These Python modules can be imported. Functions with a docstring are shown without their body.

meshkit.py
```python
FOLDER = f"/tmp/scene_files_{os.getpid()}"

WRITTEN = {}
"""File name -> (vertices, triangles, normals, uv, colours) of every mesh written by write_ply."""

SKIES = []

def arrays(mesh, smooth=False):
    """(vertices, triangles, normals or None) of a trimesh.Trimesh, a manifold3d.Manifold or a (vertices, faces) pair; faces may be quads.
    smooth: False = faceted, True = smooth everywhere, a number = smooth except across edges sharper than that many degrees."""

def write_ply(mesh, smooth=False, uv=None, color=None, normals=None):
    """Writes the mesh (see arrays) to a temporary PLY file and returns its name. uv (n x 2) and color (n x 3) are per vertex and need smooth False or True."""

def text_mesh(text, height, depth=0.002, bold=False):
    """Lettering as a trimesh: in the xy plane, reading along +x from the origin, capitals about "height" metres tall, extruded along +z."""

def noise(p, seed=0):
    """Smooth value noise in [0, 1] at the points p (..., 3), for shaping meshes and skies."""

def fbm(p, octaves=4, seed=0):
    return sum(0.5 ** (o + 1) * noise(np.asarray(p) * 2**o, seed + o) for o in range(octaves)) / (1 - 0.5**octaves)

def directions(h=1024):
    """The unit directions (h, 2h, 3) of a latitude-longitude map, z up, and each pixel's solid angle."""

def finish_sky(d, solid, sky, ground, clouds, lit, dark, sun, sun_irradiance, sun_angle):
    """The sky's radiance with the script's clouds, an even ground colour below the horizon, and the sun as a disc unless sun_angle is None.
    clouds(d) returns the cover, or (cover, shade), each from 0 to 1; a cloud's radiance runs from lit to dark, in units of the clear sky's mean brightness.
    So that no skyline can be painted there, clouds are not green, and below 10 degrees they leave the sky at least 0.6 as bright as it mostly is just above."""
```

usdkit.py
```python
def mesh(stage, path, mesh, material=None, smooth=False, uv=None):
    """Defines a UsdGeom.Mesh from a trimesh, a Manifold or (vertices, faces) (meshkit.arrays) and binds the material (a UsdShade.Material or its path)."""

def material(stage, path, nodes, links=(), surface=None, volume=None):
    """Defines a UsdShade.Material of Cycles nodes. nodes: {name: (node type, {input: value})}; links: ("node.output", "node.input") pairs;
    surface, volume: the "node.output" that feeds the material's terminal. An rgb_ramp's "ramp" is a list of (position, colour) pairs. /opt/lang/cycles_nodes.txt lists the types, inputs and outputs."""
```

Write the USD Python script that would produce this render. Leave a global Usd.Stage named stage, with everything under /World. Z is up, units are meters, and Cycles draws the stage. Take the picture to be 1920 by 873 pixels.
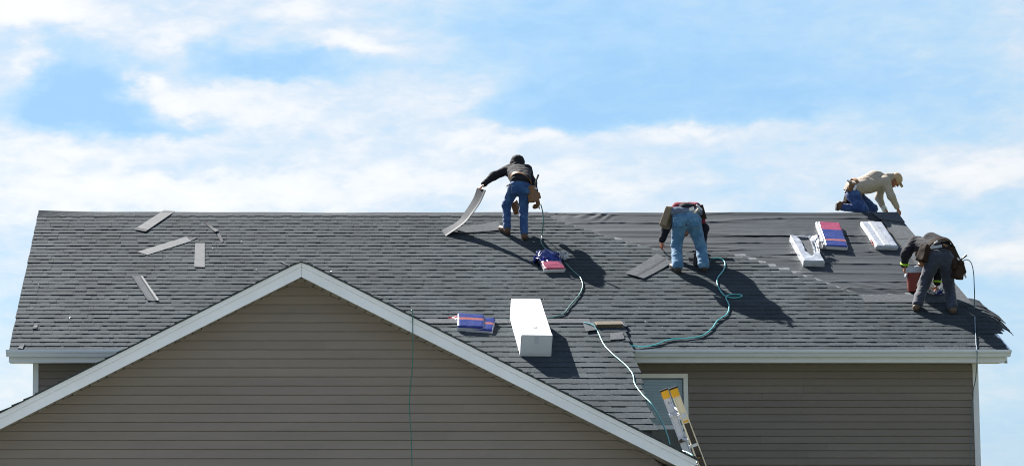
import math, random
import numpy as np, trimesh, manifold3d, usdkit, meshkit
from manifold3d import Manifold
from pxr import Usd, UsdGeom, UsdLux, UsdShade, Gf, Sdf

stage = Usd.Stage.CreateInMemory()
UsdGeom.SetStageUpAxis(stage, UsdGeom.Tokens.z)
UsdGeom.SetStageMetersPerUnit(stage, 1.0)
UsdGeom.Xform.Define(stage, '/World')
UsdGeom.Scope.Define(stage, '/World/Looks')
rng = np.random.default_rng(11)

# ------------------------------------------------------------------ camera
F, YH, CX, W = 3708.0, 905.0, 399.0, 1920.0          # photograph pixels
PITCH = math.radians(4.6)
CY = YH - F * math.tan(PITCH)
CAM = np.array([0.0, 0.0, 3.45])
EXPOSURE = 1.75
cam = UsdGeom.Camera.Define(stage, '/World/camera')
AP = 36.0
cam.CreateHorizontalApertureAttr(AP)
cam.CreateVerticalApertureAttr(AP * 465 / 1024)
cam.CreateFocalLengthAttr(F * AP / W)
cam.CreateHorizontalApertureOffsetAttr((960 - CX) * AP / W)
cam.CreateVerticalApertureOffsetAttr((CY - 436.5) * AP / W)
cam.CreateClippingRangeAttr(Gf.Vec2f(0.1, 20000))
cam.CreateExposureAttr(EXPOSURE)
cam.AddTranslateOp().Set(Gf.Vec3d(*CAM))
cam.AddRotateXOp().Set(90 + math.degrees(PITCH))

# ------------------------------------------------------------------ sky and sun
EL, AZ = math.radians(46), math.radians(-28)          # azimuth from +y towards +x
SUN = np.array([math.sin(AZ) * math.cos(EL), math.cos(AZ) * math.cos(EL), math.sin(EL)])
SKY = 0.05
def build_sky():
    N, L = {}, []
    def node(name, kind, **kw):
        N[name] = (kind, kw); return name
    def m(name, op, a, b=None, c=None, clamp=False):
        kw = {'math_type': op, 'use_clamp': clamp}
        for i, x in enumerate((a, b, c)):
            if x is None: continue
            if isinstance(x, str): L.append((x, f'{name}.value{i+1}'))
            else: kw[f'value{i+1}'] = x
        N[name] = ('math', kw); return name + '.value'
    node('tc', 'texture_coordinate')
    D = 'tc.generated'
    node('sep', 'separate_xyz'); L.append((D, 'sep.vector'))
    az = m('az', 'arctan2', 'sep.x', 'sep.y')          # 0 straight ahead, + to the right
    el = m('el', 'arcsine', 'sep.z')
    node('uv', 'combine_xyz'); L.append((az, 'uv.x')); L.append((el, 'uv.y'))
    # turbulence in (azimuth, elevation), stretched sideways
    node('mp', 'mapping', scale=(13.0, 30.0, 1.0)); L.append(('uv.vector', 'mp.vector'))
    node('n1', 'noise_texture', scale=1.0, detail=10.0, roughness=0.60, distortion=0.35); L.append(('mp.vector', 'n1.vector'))
    node('mp2', 'mapping', scale=(34.0, 60.0, 1.0), location=(3.7, 9.1, 0.0)); L.append(('uv.vector', 'mp2.vector'))
    node('n2', 'noise_texture', scale=1.0, detail=7.0, roughness=0.55); L.append(('mp2.vector', 'n2.vector'))
    node('n2s', 'separate_color'); L.append(('n2.color', 'n2s.color'))
    wx = m('wx', 'multiply_add', m('wxa', 'subtract', 'n2s.r', 0.5), 0.050, az)
    wy = m('wy', 'multiply_add', m('wya', 'subtract', 'n2s.g', 0.5), 0.030, el)
    def blob(k, px, py, rx, ry, power=1.0, flat=None):
        x, y = math.atan((px - CX) / F), math.atan((YH - py) / F)
        dx = m(f'dx{k}', 'multiply', m(f'sx{k}', 'subtract', wx, x), F / rx)
        dy = m(f'dy{k}', 'multiply', m(f'sy{k}', 'subtract', wy, y), F / ry)
        r2 = m(f'r{k}', 'multiply_add', dx, dx, m(f'q{k}', 'multiply', dy, dy))
        v = m(f'e{k}', 'exponent', m(f'g{k}', 'multiply', r2, -1.0))
        if flat is not None:                         # a cloud with a level base, softly cut
            N[f'fb{k}'] = ('map_range', {'range_type': 'smoothstep', 'from_min': flat - .38, 'from_max': flat + .38, 'to_min': 0., 'to_max': 1.}); L.append((dy, f'fb{k}.value'))
            v = m(f'fv{k}', 'multiply', v, f'fb{k}.result')
        return m(f'v{k}', 'multiply', v, power)
    def total(tag, items):
        s = items[0]
        for i, b in enumerate(items[1:]): s = m(f'{tag}{i}', 'add', s, b)
        return s
    blue = total('tb', [blob(f'a{i}', *b) for i, b in enumerate([
        (1240, 60, 330, 150, .78), (1050, 215, 190, 70, .62, -.55), (1480, 190, 260, 100, .55, -.7), (1300, 225, 300, 60, .42, -.5), (1650, 40, 120, 60, .2), (930, 50, 150, 70, .5),
        (165, 205, 110, 95, 1.1, -.25), (285, 238, 115, 42, 1.05, -.2), (175, 150, 90, 42, .45), (110, 190, 60, 40, .4), (90, 190, 60, 50, .4), (520, 122, 165, 52, 1.1, -.35), (430, 80, 70, 50, .4), (90, 72, 150, 40, .55),
        (1800, 70, 160, 130, .35), (1850, 620, 220, 90, .4), (1870, 800, 260, 130, .45), (1880, 420, 130, 40, .25), (1790, 250, 130, 50, .35), (1640, 270, 160, 40, .2), (20, 640, 70, 120, .25), (700, 160, 120, 40, .25)])])
    white = total('tw', [blob(f'b{i}', *b) for i, b in enumerate([
        (300, 60, 170, 40, .6), (60, 14, 130, 36, .9), (650, 76, 100, 22, 1.0), (262, 150, 42, 24, 1.0), (60, 95, 40, 18, .3), (330, 190, 50, 22, .6), (60, 120, 50, 26, .5), (560, 10, 60, 30, .5), (600, 190, 260, 40, .42), (860, 215, 50, 45, .4),
        (250, 365, 420, 34, .5), (700, 350, 300, 28, .35), (1080, 340, 200, 30, .35), (1000, 268, 190, 20, .5), (360, 330, 130, 16, .3), (160, 330, 120, 14, .3), (1340, 268, 110, 18, .5), (1850, 360, 110, 30, .6), (1850, 4, 90, 14, .7),
        (1560, 250, 150, 25, .35), (60, 260, 200, 40, .3), (1880, 505, 80, 30, .5), (160, 290, 100, 18, .4)])])
    # field: + is blue gap, - is white cloud
    field = m('field', 'subtract', blue, white)
    node('mp3', 'mapping', scale=(55.0, 130.0, 1.0), location=(1.3, 4.2, 0.0)); L.append(('uv.vector', 'mp3.vector'))
    node('n3', 'noise_texture', scale=1.0, detail=8.0, roughness=0.62, distortion=0.4); L.append(('mp3.vector', 'n3.vector'))
    field = m('fieldb', 'multiply_add', m('n3a', 'subtract', 'n3.fac', 0.5), 1.0, field)
    nz = m('nz', 'multiply', m('nza', 'subtract', 'n1.fac', 0.5), 1.5)
    field2 = m('field2', 'add', field, nz)
    node('ramp', 'rgb_ramp', ramp=[(0.0, (1.12, 1.12, 1.12)), (.20, (1.0, 1.03, 1.06)), (.36, (.80, .91, 1.03)), (.55, (.60, .83, 1.04)), (.78, (.46, .75, 1.06)), (1.0, (.385, .69, 1.04))])
    t = m('t', 'multiply_add', field2, 0.50, 0.375, clamp=True)
    L.append((t, 'ramp.fac'))
    node('sky', 'sky_texture', sky_type='single_scattering', sun_disc=False, sun_elevation=EL, sun_rotation=AZ, air_density=1.0, aerosol_density=0.6, ozone_density=1.0, altitude=100.0)
    # clouds and thin veil over the clear sky
    node('cl', 'mix', mix_type='multiply', fac=1.0, color2=(CLOUD,) * 3); L.append(('ramp.color', 'cl.color1'))
    # clouds crowd together low down and thin out overhead; those near the sun are the brightest
    node('sd', 'vector_math', math_type='dot_product', vector2=tuple(SUN)); L.append((D, 'sd.vector1'))
    node('near', 'map_range', range_type='smoothstep', from_min=-0.6, from_max=0.75, to_min=0.45, to_max=1.0); L.append(('sd.value', 'near.value'))
    node('low', 'map_range', range_type='smoothstep', from_min=0.24, from_max=0.60, to_min=0.90, to_max=0.0); L.append(('sep.z', 'low.value'))
    node('high', 'map_range', range_type='smoothstep', from_min=0.50, from_max=0.62, to_min=0.0, to_max=0.55); L.append(('n1.fac', 'high.value'))
    cover = m('cover', 'maximum', 'low.result', 'high.result')
    node('nearc', 'combine_xyz'); [L.append(('near.result', f'nearc.{c}')) for c in 'xyz']
    node('cl2', 'mix', mix_type='multiply', fac=1.0); L.append(('cl.color', 'cl2.color1')); L.append(('nearc.vector', 'cl2.color2'))
    node('fin', 'mix', mix_type='mix'); L.append((cover, 'fin.fac')); L.append(('sky.color', 'fin.color1')); L.append(('cl2.color', 'fin.color2'))
    node('bg', 'background_shader', strength=SKY); L.append(('fin.color', 'bg.color'))
    return usdkit.material(stage, '/World/Looks/sky', N, L, surface='bg.background')
CLOUD = 5.4
sky = UsdLux.DomeLight.Define(stage, '/World/sky')
sky.GetPrim().SetCustomDataByKey('kind', 'structure')
UsdShade.MaterialBindingAPI.Apply(sky.GetPrim()).Bind(build_sky())
sun = UsdLux.DistantLight.Define(stage, '/World/sun')
sun.CreateIntensityAttr(1.25); sun.CreateAngleAttr(0.53); sun.CreateColorAttr(Gf.Vec3f(1.0, .965, .91))
sun.GetPrim().CreateAttribute('inputs:normalize', Sdf.ValueTypeNames.Bool).Set(True)
_x = np.cross([0, 0, 1], SUN); _x /= np.linalg.norm(_x); _y = np.cross(SUN, _x)
sun.AddTransformOp().Set(Gf.Matrix4d(*_x, 0, *_y, 0, *SUN, 0, 0, 0, 0, 1))

# ------------------------------------------------------------------ helpers
def norm(a): a = np.asarray(a, float); return a / np.linalg.norm(a)
_c, _s = math.cos(PITCH), math.sin(PITCH)
def ray(px, py):
    d = np.array([(px - CX) / F, 1.0, (CY - py) / F])
    return np.array([d[0], d[1] * _c - d[2] * _s, d[1] * _s + d[2] * _c])
def at(px, py, D):
    """The point at distance D (world y) that the photograph shows at pixel px, py."""
    r = ray(px, py); return CAM + r * (D / r[1])
_used = {}
def name_for(parent, name):
    k = f'{parent}/{name}'
    n = _used.get(k, 0); _used[k] = n + 1
    return f'{k}_{n:03d}' if n else k
def pathof(p): return '/World' if p is None else (p if isinstance(p, str) else str(p.GetPath()))
def tag(p, label=None, cat=None, group=None, kind=None):
    p = p.GetPrim() if hasattr(p, 'GetPrim') else p
    for k, v in (('label', label), ('category', cat), ('group', group), ('kind', kind)):
        if v: p.SetCustomDataByKey(k, v)
    return p
def obj(name, mesh, mat, parent=None, smooth=False, **kw):
    path = name_for(pathof(parent), name)
    p = usdkit.mesh(stage, path, mesh, mat, smooth=smooth).GetPrim()
    tag(p, **kw); return p
def thing(name, label, cat, loc=(0, 0, 0), group=None):
    x = UsdGeom.Xform.Define(stage, name_for('/World', name)); x.AddTranslateOp().Set(Gf.Vec3d(*map(float, loc)))
    return tag(x, label, cat, group)
class Acc:
    """Collects quads and triangles."""
    def __init__(s): s.v, s.f = [], []
    def poly(s, pts):
        n = len(s.v); s.v += [tuple(map(float, p)) for p in pts]
        for i in range(1, len(pts) - 1): s.f.append((n, n + i, n + i + 1))
    def add(s, m):
        v, f = (m.vertices, m.faces) if hasattr(m, 'vertices') else m
        n = len(s.v); s.v += [tuple(p) for p in np.asarray(v, float)]; s.f += [tuple(t) for t in (np.asarray(f, int) + n)]
    def mesh(s): return np.array(s.v, float), np.array(s.f, int)
def off(mesh, loc):
    v, f = (mesh.vertices, mesh.faces) if hasattr(mesh, 'vertices') else mesh
    return np.asarray(v, float) - np.asarray(loc, float), np.asarray(f, int)
def box(x0, y0, z0, x1, y1, z1):
    m = trimesh.creation.box((x1 - x0, y1 - y0, z1 - z0)); m.apply_translation(((x0 + x1) / 2, (y0 + y1) / 2, (z0 + z1) / 2)); return m
def cat(*ms):
    a = Acc()
    for m in ms: a.add(m)
    return a.mesh()
def obox(c, ax, ay, az, size, bev=0.0):
    """A box of full size about c along three axes, its edges chamfered by bev."""
    h = np.array(size) / 2
    if bev:
        pts = []
        for sx in (-1, 1):
            for sy in (-1, 1):
                for sz in (-1, 1):
                    for k in range(3):
                        q = h - bev; q[k] = h[k]; pts.append(q * (sx, sy, sz))
        mf = Manifold.hull_points(np.array(pts)).to_mesh(); v, f = np.array(mf.vert_properties[:, :3], float), np.array(mf.tri_verts)
    else:
        m = trimesh.creation.box(size); v, f = np.array(m.vertices), np.array(m.faces)
    R = np.stack([norm(ax), norm(ay), norm(az)])
    return v @ R + np.asarray(c, float), f
def tube(pts, r, sides=8, caps=True):
    p = np.asarray(pts, float); n = len(p); r = np.broadcast_to(r, (n,))
    t = np.gradient(p, axis=0); t /= np.linalg.norm(t, axis=1, keepdims=True) + 1e-12
    a = np.cross(t[0], [0, 0, 1.0]); a = a if np.linalg.norm(a) > .1 else np.cross(t[0], [1.0, 0, 0]); A = []
    for i in range(n):
        a = a - t[i] * np.dot(a, t[i]); a = a / np.linalg.norm(a); A.append(a)
    A = np.array(A); B = np.cross(t, A); ang = np.arange(sides) * 2 * np.pi / sides
    v = (p[:, None] + r[:, None, None] * (np.cos(ang)[None, :, None] * A[:, None] + np.sin(ang)[None, :, None] * B[:, None])).reshape(-1, 3)
    f = []
    for i in range(n - 1):
        for j in range(sides):
            q = (i * sides + j, i * sides + (j + 1) % sides, (i + 1) * sides + (j + 1) % sides, (i + 1) * sides + j); f += [(q[0], q[1], q[2]), (q[0], q[2], q[3])]
    if caps:
        for i, rev in ((0, True), (n - 1, False)):
            for j in range(1, sides - 1):
                q = (i * sides, i * sides + j, i * sides + j + 1); f.append(q[::-1] if rev else q)
    return v, np.array(f)
def spline(pts, n=8):
    """Catmull-Rom through the points."""
    p = np.asarray(pts, float); p = np.vstack([2 * p[0] - p[1], p, 2 * p[-1] - p[-2]]); out = []
    for i in range(1, len(p) - 2):
        for t in np.linspace(0, 1, n, endpoint=False):
            a, b, c, d = p[i - 1:i + 3]
            out.append(.5 * (2 * b + (c - a) * t + (2 * a - 5 * b + 4 * c - d) * t * t + (3 * b - a - 3 * c + d) * t ** 3))
    out.append(p[-2]); return np.array(out)
def extrude_x(prof, x0, x1):
    """A closed (y, z) outline drawn out from x0 to x1."""
    from shapely.geometry import Polygon
    m = trimesh.creation.extrude_polygon(Polygon(prof), x1 - x0, engine='earcut')
    v = np.array(m.vertices); return np.stack([x0 + v[:, 2], v[:, 0], v[:, 1]], 1), np.array(m.faces)

# ------------------------------------------------------------------ materials
def lin(*c):
    return tuple(((x / 255) / 12.92 if x / 255 <= .04045 else ((x / 255 + .055) / 1.055) ** 2.4) for x in c)
def mat(name, color, rough=.6, var=.15, scale=6.0, island=0.0, each=0.0, bump=0.0, bscale=60.0, stretch=(1, 1, 1), grit=0.0, gscale=400., **pr):
    """Principled paint, cloth or plastic whose tone wanders by noise and, if asked, from piece to piece."""
    N = {'g': ('geometry', {}), 'mp': ('mapping', {'scale': stretch}), 'n': ('noise_texture', {'scale': scale, 'detail': 5.0, 'roughness': .6}),
         'mr': ('map_range', {'from_min': .25, 'from_max': .75, 'to_min': 1 - var, 'to_max': 1 + var}),
         'mul': ('math', {'math_type': 'multiply'}), 'c3': ('combine_xyz', {}), 'mx': ('mix', {'mix_type': 'multiply', 'fac': 1.0, 'color1': color}),
         'p': ('principled_bsdf', {'roughness': rough, **pr})}
    L = [('g.position', 'mp.vector'), ('mp.vector', 'n.vector'), ('n.fac', 'mr.value'), ('mr.result', 'mul.value1')]
    src = 'mul.value'
    if island:
        N['ir'] = ('map_range', {'from_min': 0., 'from_max': 1., 'to_min': 1 - island, 'to_max': 1 + island}); L += [('g.random_per_island', 'ir.value'), ('ir.result', 'mul.value2')]
    else: N['mul'][1]['value2'] = 1.0
    if grit:
        N['gn'] = ('noise_texture', {'scale': gscale, 'detail': 2.0, 'roughness': .7}); N['gr'] = ('map_range', {'from_min': .3, 'from_max': .7, 'to_min': 1 - grit, 'to_max': 1 + grit})
        N['gm'] = ('math', {'math_type': 'multiply'}); L += [('g.position', 'gn.vector'), ('gn.fac', 'gr.value'), ('gr.result', 'gm.value1'), (src, 'gm.value2')]; src = 'gm.value'
    if each:
        N['oi'] = ('object_info', {}); N['or'] = ('map_range', {'from_min': 0., 'from_max': 1., 'to_min': 1 - each, 'to_max': 1 + each}); N['om'] = ('math', {'math_type': 'multiply'})
        L += [('oi.random', 'or.value'), ('or.result', 'om.value1'), (src, 'om.value2')]; src = 'om.value'
    L += [(src, f'c3.{k}') for k in 'xyz'] + [('c3.vector', 'mx.color2'), ('mx.color', 'p.base_color')]
    if bump:
        N['bn'] = ('noise_texture', {'scale': bscale, 'detail': 4.0, 'roughness': .6}); N['bp'] = ('bump', {'strength': .8, 'distance': bump, 'use_object_space': False})
        L += [('mp.vector', 'bn.vector'), ('bn.fac', 'bp.height'), ('bp.normal', 'p.normal')]
    return usdkit.material(stage, f'/World/Looks/{name}', N, L, surface='p.BSDF')
M = {}
SH = (.062, .0745, .0830)
M['shingle'] = mat('shingle', SH, .92, .30, 1.3, island=.20, each=.10, grit=.5, gscale=60., bump=.004, bscale=220., specular_ior_level=.07)
M['shingle_back'] = mat('shingle_back', (.056, .060, .068), .8, .2, 8., grit=.35, gscale=70., specular_ior_level=.1)
M['shingle_grey'] = mat('shingle_grey', (.084, .092, .101), .9, .22, 14., grit=.5, gscale=70., specular_ior_level=.1)
M['shingle_pale'] = mat('shingle_pale', (.088, .094, .104), .7, .25, 9., grit=.35, gscale=70., specular_ior_level=.15)
M['nail_strip'] = mat('nail_strip', (.150, .160, .172), .8, .25, 10., grit=.4, gscale=60., specular_ior_level=.1)
M['felt'] = mat('felt', (.031, .0375, .0435), .6, .25, 2.2, stretch=(.35, 2, 2), bump=.004, bscale=20., specular_ior_level=.2)
M['deck'] = mat('deck', (.05, .05, .052), .9)
M['white'] = mat('white_metal', (.72, .75, .80), .45, .09, 1.3, bump=.0012, bscale=5.0)
M['gutter'] = mat('gutter_white', (.64, .68, .74), .4, .07, 1.5, stretch=(.6, 4, 4))
M['trim'] = mat('trim_white', (.66, .68, .72), .5, .05, 2.0)
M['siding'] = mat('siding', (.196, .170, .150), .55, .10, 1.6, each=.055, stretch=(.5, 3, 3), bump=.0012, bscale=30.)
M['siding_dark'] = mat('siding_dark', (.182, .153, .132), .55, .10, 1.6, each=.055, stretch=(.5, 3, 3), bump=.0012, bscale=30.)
M['soffit'] = mat('soffit', (.24, .225, .185), .6, .08, 4.)
M['soffit_groove'] = mat('soffit_groove', (.085, .078, .062), .7)
M['dark'] = mat('dark_gap', (.02, .02, .02), .8)
M['lawn'] = mat('lawn', (.085, .095, .05), .95, .45, .35, grit=.4, gscale=8.)
M['concrete'] = mat('concrete', (.36, .35, .33), .9, .2, .8)

# ------------------------------------------------------------------ the lie of the house
DE, DR, SL = 28.1, 32.65, .5676                      # main eave, ridge, slope
ZE = at(900, 657, DE)[2]
XL, XR = -2.90, 11.34
class Plane:
    def __init__(s, y0, z0, slope):
        s.O = np.array([0, y0, z0]); k = math.hypot(1, slope); s.up = np.array([0, 1, slope]) / k; s.n = np.array([0, -slope, 1]) / k; s.slope = slope
    def pt(s, u, v, h=0.): return s.O + np.array([u, 0, 0]) + s.up * v + s.n * h
    def px(s, px, py, h=0.):
        r = ray(px, py); p = CAM + r * (np.dot(s.O + s.n * h - CAM, s.n) / np.dot(r, s.n)) - s.O
        return p[0], float(np.dot(p, s.up))
    def P(s, px, py, h=0., lift=0.): u, v = s.px(px, py, h); return s.pt(u, v, h + lift)
main = Plane(DE, ZE, SL)
VR = (DR - DE) * math.hypot(1, SL)                    # slope length to the ridge
su, sv = main.px(1165, 605)
_so = main.pt(su, sv)
PS = .50
porch = Plane(_so[1], _so[2], PS)                     # v < 0 runs down from the seam
ZR = ZE + SL * (DR - DE)

g = obj('ground', trimesh.creation.cylinder(3000, .5, sections=64), M['lawn'], kind='structure')
UsdGeom.Xformable(g).AddTranslateOp().Set(Gf.Vec3d(0, 0, -.25))
obj('driveway', box(-3.0, 4, .0, 5.0, 22.3, .02), M['concrete'], kind='structure')

house = thing('house', 'two storey house in brown siding with a half re-shingled dark grey roof', 'house')

# ---- main roof body
def solid_roof():
    T = .16; a = Acc()
    y0, y1, y2 = DE + .06, DR, 2 * DR - DE - .06
    pts = [(y0, ZE - .012), (y1, ZR - .012), (y2, ZE - .012), (y2, ZE - T), (y1, ZR - T - .03), (y0, ZE - T)]
    a.add(extrude_x(pts, XL + .06, XR - .06)); return a.mesh()
main_roof = obj('main_roof', solid_roof(), M['deck'], house)

# ---- shingles
def shingle_mesh(pl, x0, x1, v0, e, r, head=True, vmax=1e9, dh=0., teeth=True, bend=None):
    """One laminated shingle lying from its butt at v0 to its head, with raised tabs on the exposed part."""
    a = Acc()
    hb = .0125 + dh + r.uniform(-.0015, .003); v0 = v0 + r.uniform(-.003, .003); top = min(v0 + (2.1 * e if head else 1.2 * e), vmax)
    def P(u, v, h):
        if bend: h = h + bend(u)
        return pl.pt(u, v, h)
    seg = np.linspace(x0, x1, 9 if bend else 2)
    for s0, s1 in zip(seg[:-1], seg[1:]):
        a.poly([P(s0, v0, hb), P(s1, v0, hb), P(s1, v0 + e, .006 + dh), P(s0, v0 + e, .006 + dh)])
        a.poly([P(s0, v0, .002 + dh), P(s1, v0, .002 + dh), P(s1, v0, hb), P(s0, v0, hb)])
        a.poly([P(s0, v0 + e, .006 + dh), P(s1, v0 + e, .006 + dh), P(s1, top, .003 + dh), P(s0, top, .003 + dh)])
        if bend: a.poly([P(s0, v0, .002), P(s0, top, -.002), P(s1, top, -.002), P(s1, v0, .002)])
    for u, k in ((x0, 1), (x1, -1)):
        a.poly([P(u, v0, .0), P(u, v0, hb), P(u, v0 + e, .006 + dh), P(u, v0 + e, .0)][::k])
    if teeth and x1 - x0 > .12:
        x = x0 + r.uniform(-.05, .12)
        while x < x1 - .05:
            w = r.uniform(.13, .34); b0, b1 = max(x, x0 + .002), min(x + w, x1 - .002); th = r.uniform(.002, .005)
            if b1 - b0 > .05:
                q = .004
                A0, A1, A2, A3 = P(b0, v0 - .003, hb + th), P(b1, v0 - .003, hb + th), P(b1 - q, v0 + .97 * e, .009 + dh), P(b0 + q, v0 + .97 * e, .009 + dh)
                B0, B1 = P(b0, v0 - .003, .003 + dh), P(b1, v0 - .003, .003 + dh)
                C2, C3 = P(b1 - q, v0 + .97 * e, .003 + dh), P(b0 + q, v0 + .97 * e, .003 + dh)
                a.poly([A0, A1, A2, A3]); a.poly([B0, B1, A1, A0]); a.poly([B1, C2, A2, A1]); a.poly([C3, B0, A0, A3])
            x += w + r.uniform(.05, .28)
    return a.mesh()

NC = 38; EXPO = (VR - .03) / NC
STAIR = np.array([(398, 1012), (405, 1031), (413, 1048), (420, 1067), (427, 1089), (433, 1108), (446, 1150), (456, 1182), (460, 1201), (466, 1222), (473, 1300), (478, 1386), (485, 1405), (491, 1424),
                  (499, 1446), (506, 1467), (511, 1490), (518, 1510), (524, 1533), (532, 1553), (539, 1574), (546, 1594), (553, 1614), (557, 1716)], float)
def proj(p):
    q = np.asarray(p, float) - CAM; y = q[1] * _c + q[2] * _s; z = -q[1] * _s + q[2] * _c
    return CX + F * q[0] / y, CY - F * z / y
def course_end(v):
    py = proj(main.pt(5, v))[1]
    if py > 559: return XR
    return main.px(np.interp(py, STAIR[:, 0], STAIR[:, 1]), py)[0]
pieces = []                                           # (plane, mesh, pixel area for choosing)
strips = []
for i in range(NC):
    v0 = i * EXPO; ue = course_end(v0 + .5 * EXPO); py = proj(main.pt(5, v0))[1]
    full = ue >= XR - .01
    x = XL - ((i * .287) % 1.0) + rng.uniform(-.02, .02)
    if full: ue = XR + rng.uniform(-.02, .015)
    while x < ue - .01:
        x0, x1 = max(x, XL + rng.uniform(-.012, .006)), min(x + .999, ue)
        if not full and ue - x1 < .25: x1 = ue
        last = x1 >= ue - .3
        if x1 - x0 > .03:
            bend = None
            if full and x1 >= XR - .05 and 571 < py < 632:      # untrimmed ends that droop past the rake
                ext = np.interp(py, [571, 580, 592, 604, 615, 632], [.14, .28, .46, .44, .22, .05]) * rng.uniform(.92, 1.06); x1 = XR + ext
                dr = rng.uniform(.9, 1.35); bend = lambda u, dr=dr: -dr * max(0, u - XR - .02) ** 2 + .012 * math.sin(max(0, min(1, (u - XR + .3) / .6)) * math.pi)
            pieces.append((main, shingle_mesh(main, x0, x1, v0, EXPO, rng, head=True, vmax=VR - .005, bend=bend), i))
            if not full and last:
                strips.append(cat(*[obox(main.pt((max(x0, x1 - .45) + x1) / 2, v0 + EXPO * 1.36, .0075), (1, 0, 0), main.up, main.n, (min(.45, x1 - x0) - .004, .09, .0025))]))
        x = x1 if x1 >= ue else x + 1.0
nm = len(pieces)
# lower roof, nearer the camera
PE = .187; PN = 20
pr0, pr1 = porch.px(1172, 612), porch.px(1228, 803)
def porch_right(v): return pr0[0] + (pr1[0] - pr0[0]) * (v - pr0[1]) / (pr1[1] - pr0[1])
PXL = 1.6
for i in range(PN):
    v0 = -.03 - (i + 1) * PE; ue = porch_right(v0 + .1) + rng.uniform(-.03, .03)
    x = PXL - ((i * .413) % 1.3)
    while x < ue - .01:
        x0, x1 = max(x, PXL), min(x + 1.299, ue)
        if x1 - x0 > .05: pieces.append((porch, shingle_mesh(porch, x0, x1, v0, PE, rng, dh=.02, head=False), -10 + i * .01))
        x = x1 if x1 >= ue else x + 1.3
porch_roof = obj('lower_roof', cat(obox(porch.pt((PXL + pr1[0] - .06) / 2, -.03 - PN * PE / 2, -.055), (1, 0, 0), porch.up, porch.n, (pr1[0] - .06 - PXL, PN * PE - .01, .14))), M['deck'], house)
pv = [p for p in pieces if p[0] is porch]
# the strips that close the seam lie flat across the joint
for x0, x1, dv in ((3.0, 4.32, 0), (4.33, 5.52, .004)):
    obj('seam_strip', cat(obox(porch.pt((x0 + x1) / 2, -.035 + dv, .042), (1, 0, .002), porch.up, porch.n, (x1 - x0, .17, .012))), M['shingle_grey'], porch_roof)
order = sorted(range(len(pieces)), key=lambda k: pieces[k][2])
single = set(order[:300 - 8])
rest = Acc()
for k, (pl, m_, _) in enumerate(pieces):
    if k in single: obj('shingle', m_, M['shingle'], main_roof if pl is main else porch_roof)
    else: rest.add(m_)
obj('shingle_field', rest.mesh(), M['shingle'], main_roof, kind='stuff')
for s_ in strips: obj('nail_strip', s_, M['nail_strip'], main_roof)
back = Acc()
for i in range(28):
    v = i * (VR / 28); c, k = math.cos(math.atan(SL)), math.sin(math.atan(SL))
    y, z = 2 * DR - DE - v * c, ZE + v * k
    back.add(obox((np.array([(XL + XR) / 2, y - .1 * c, z + .1 * k + .002])), (1, 0, 0), (0, -c, k + .02), (0, k, c), (XR - XL, VR / 28 + .01, .012)))
obj('back_slope', back.mesh(), M['shingle'], main_roof)
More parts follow.
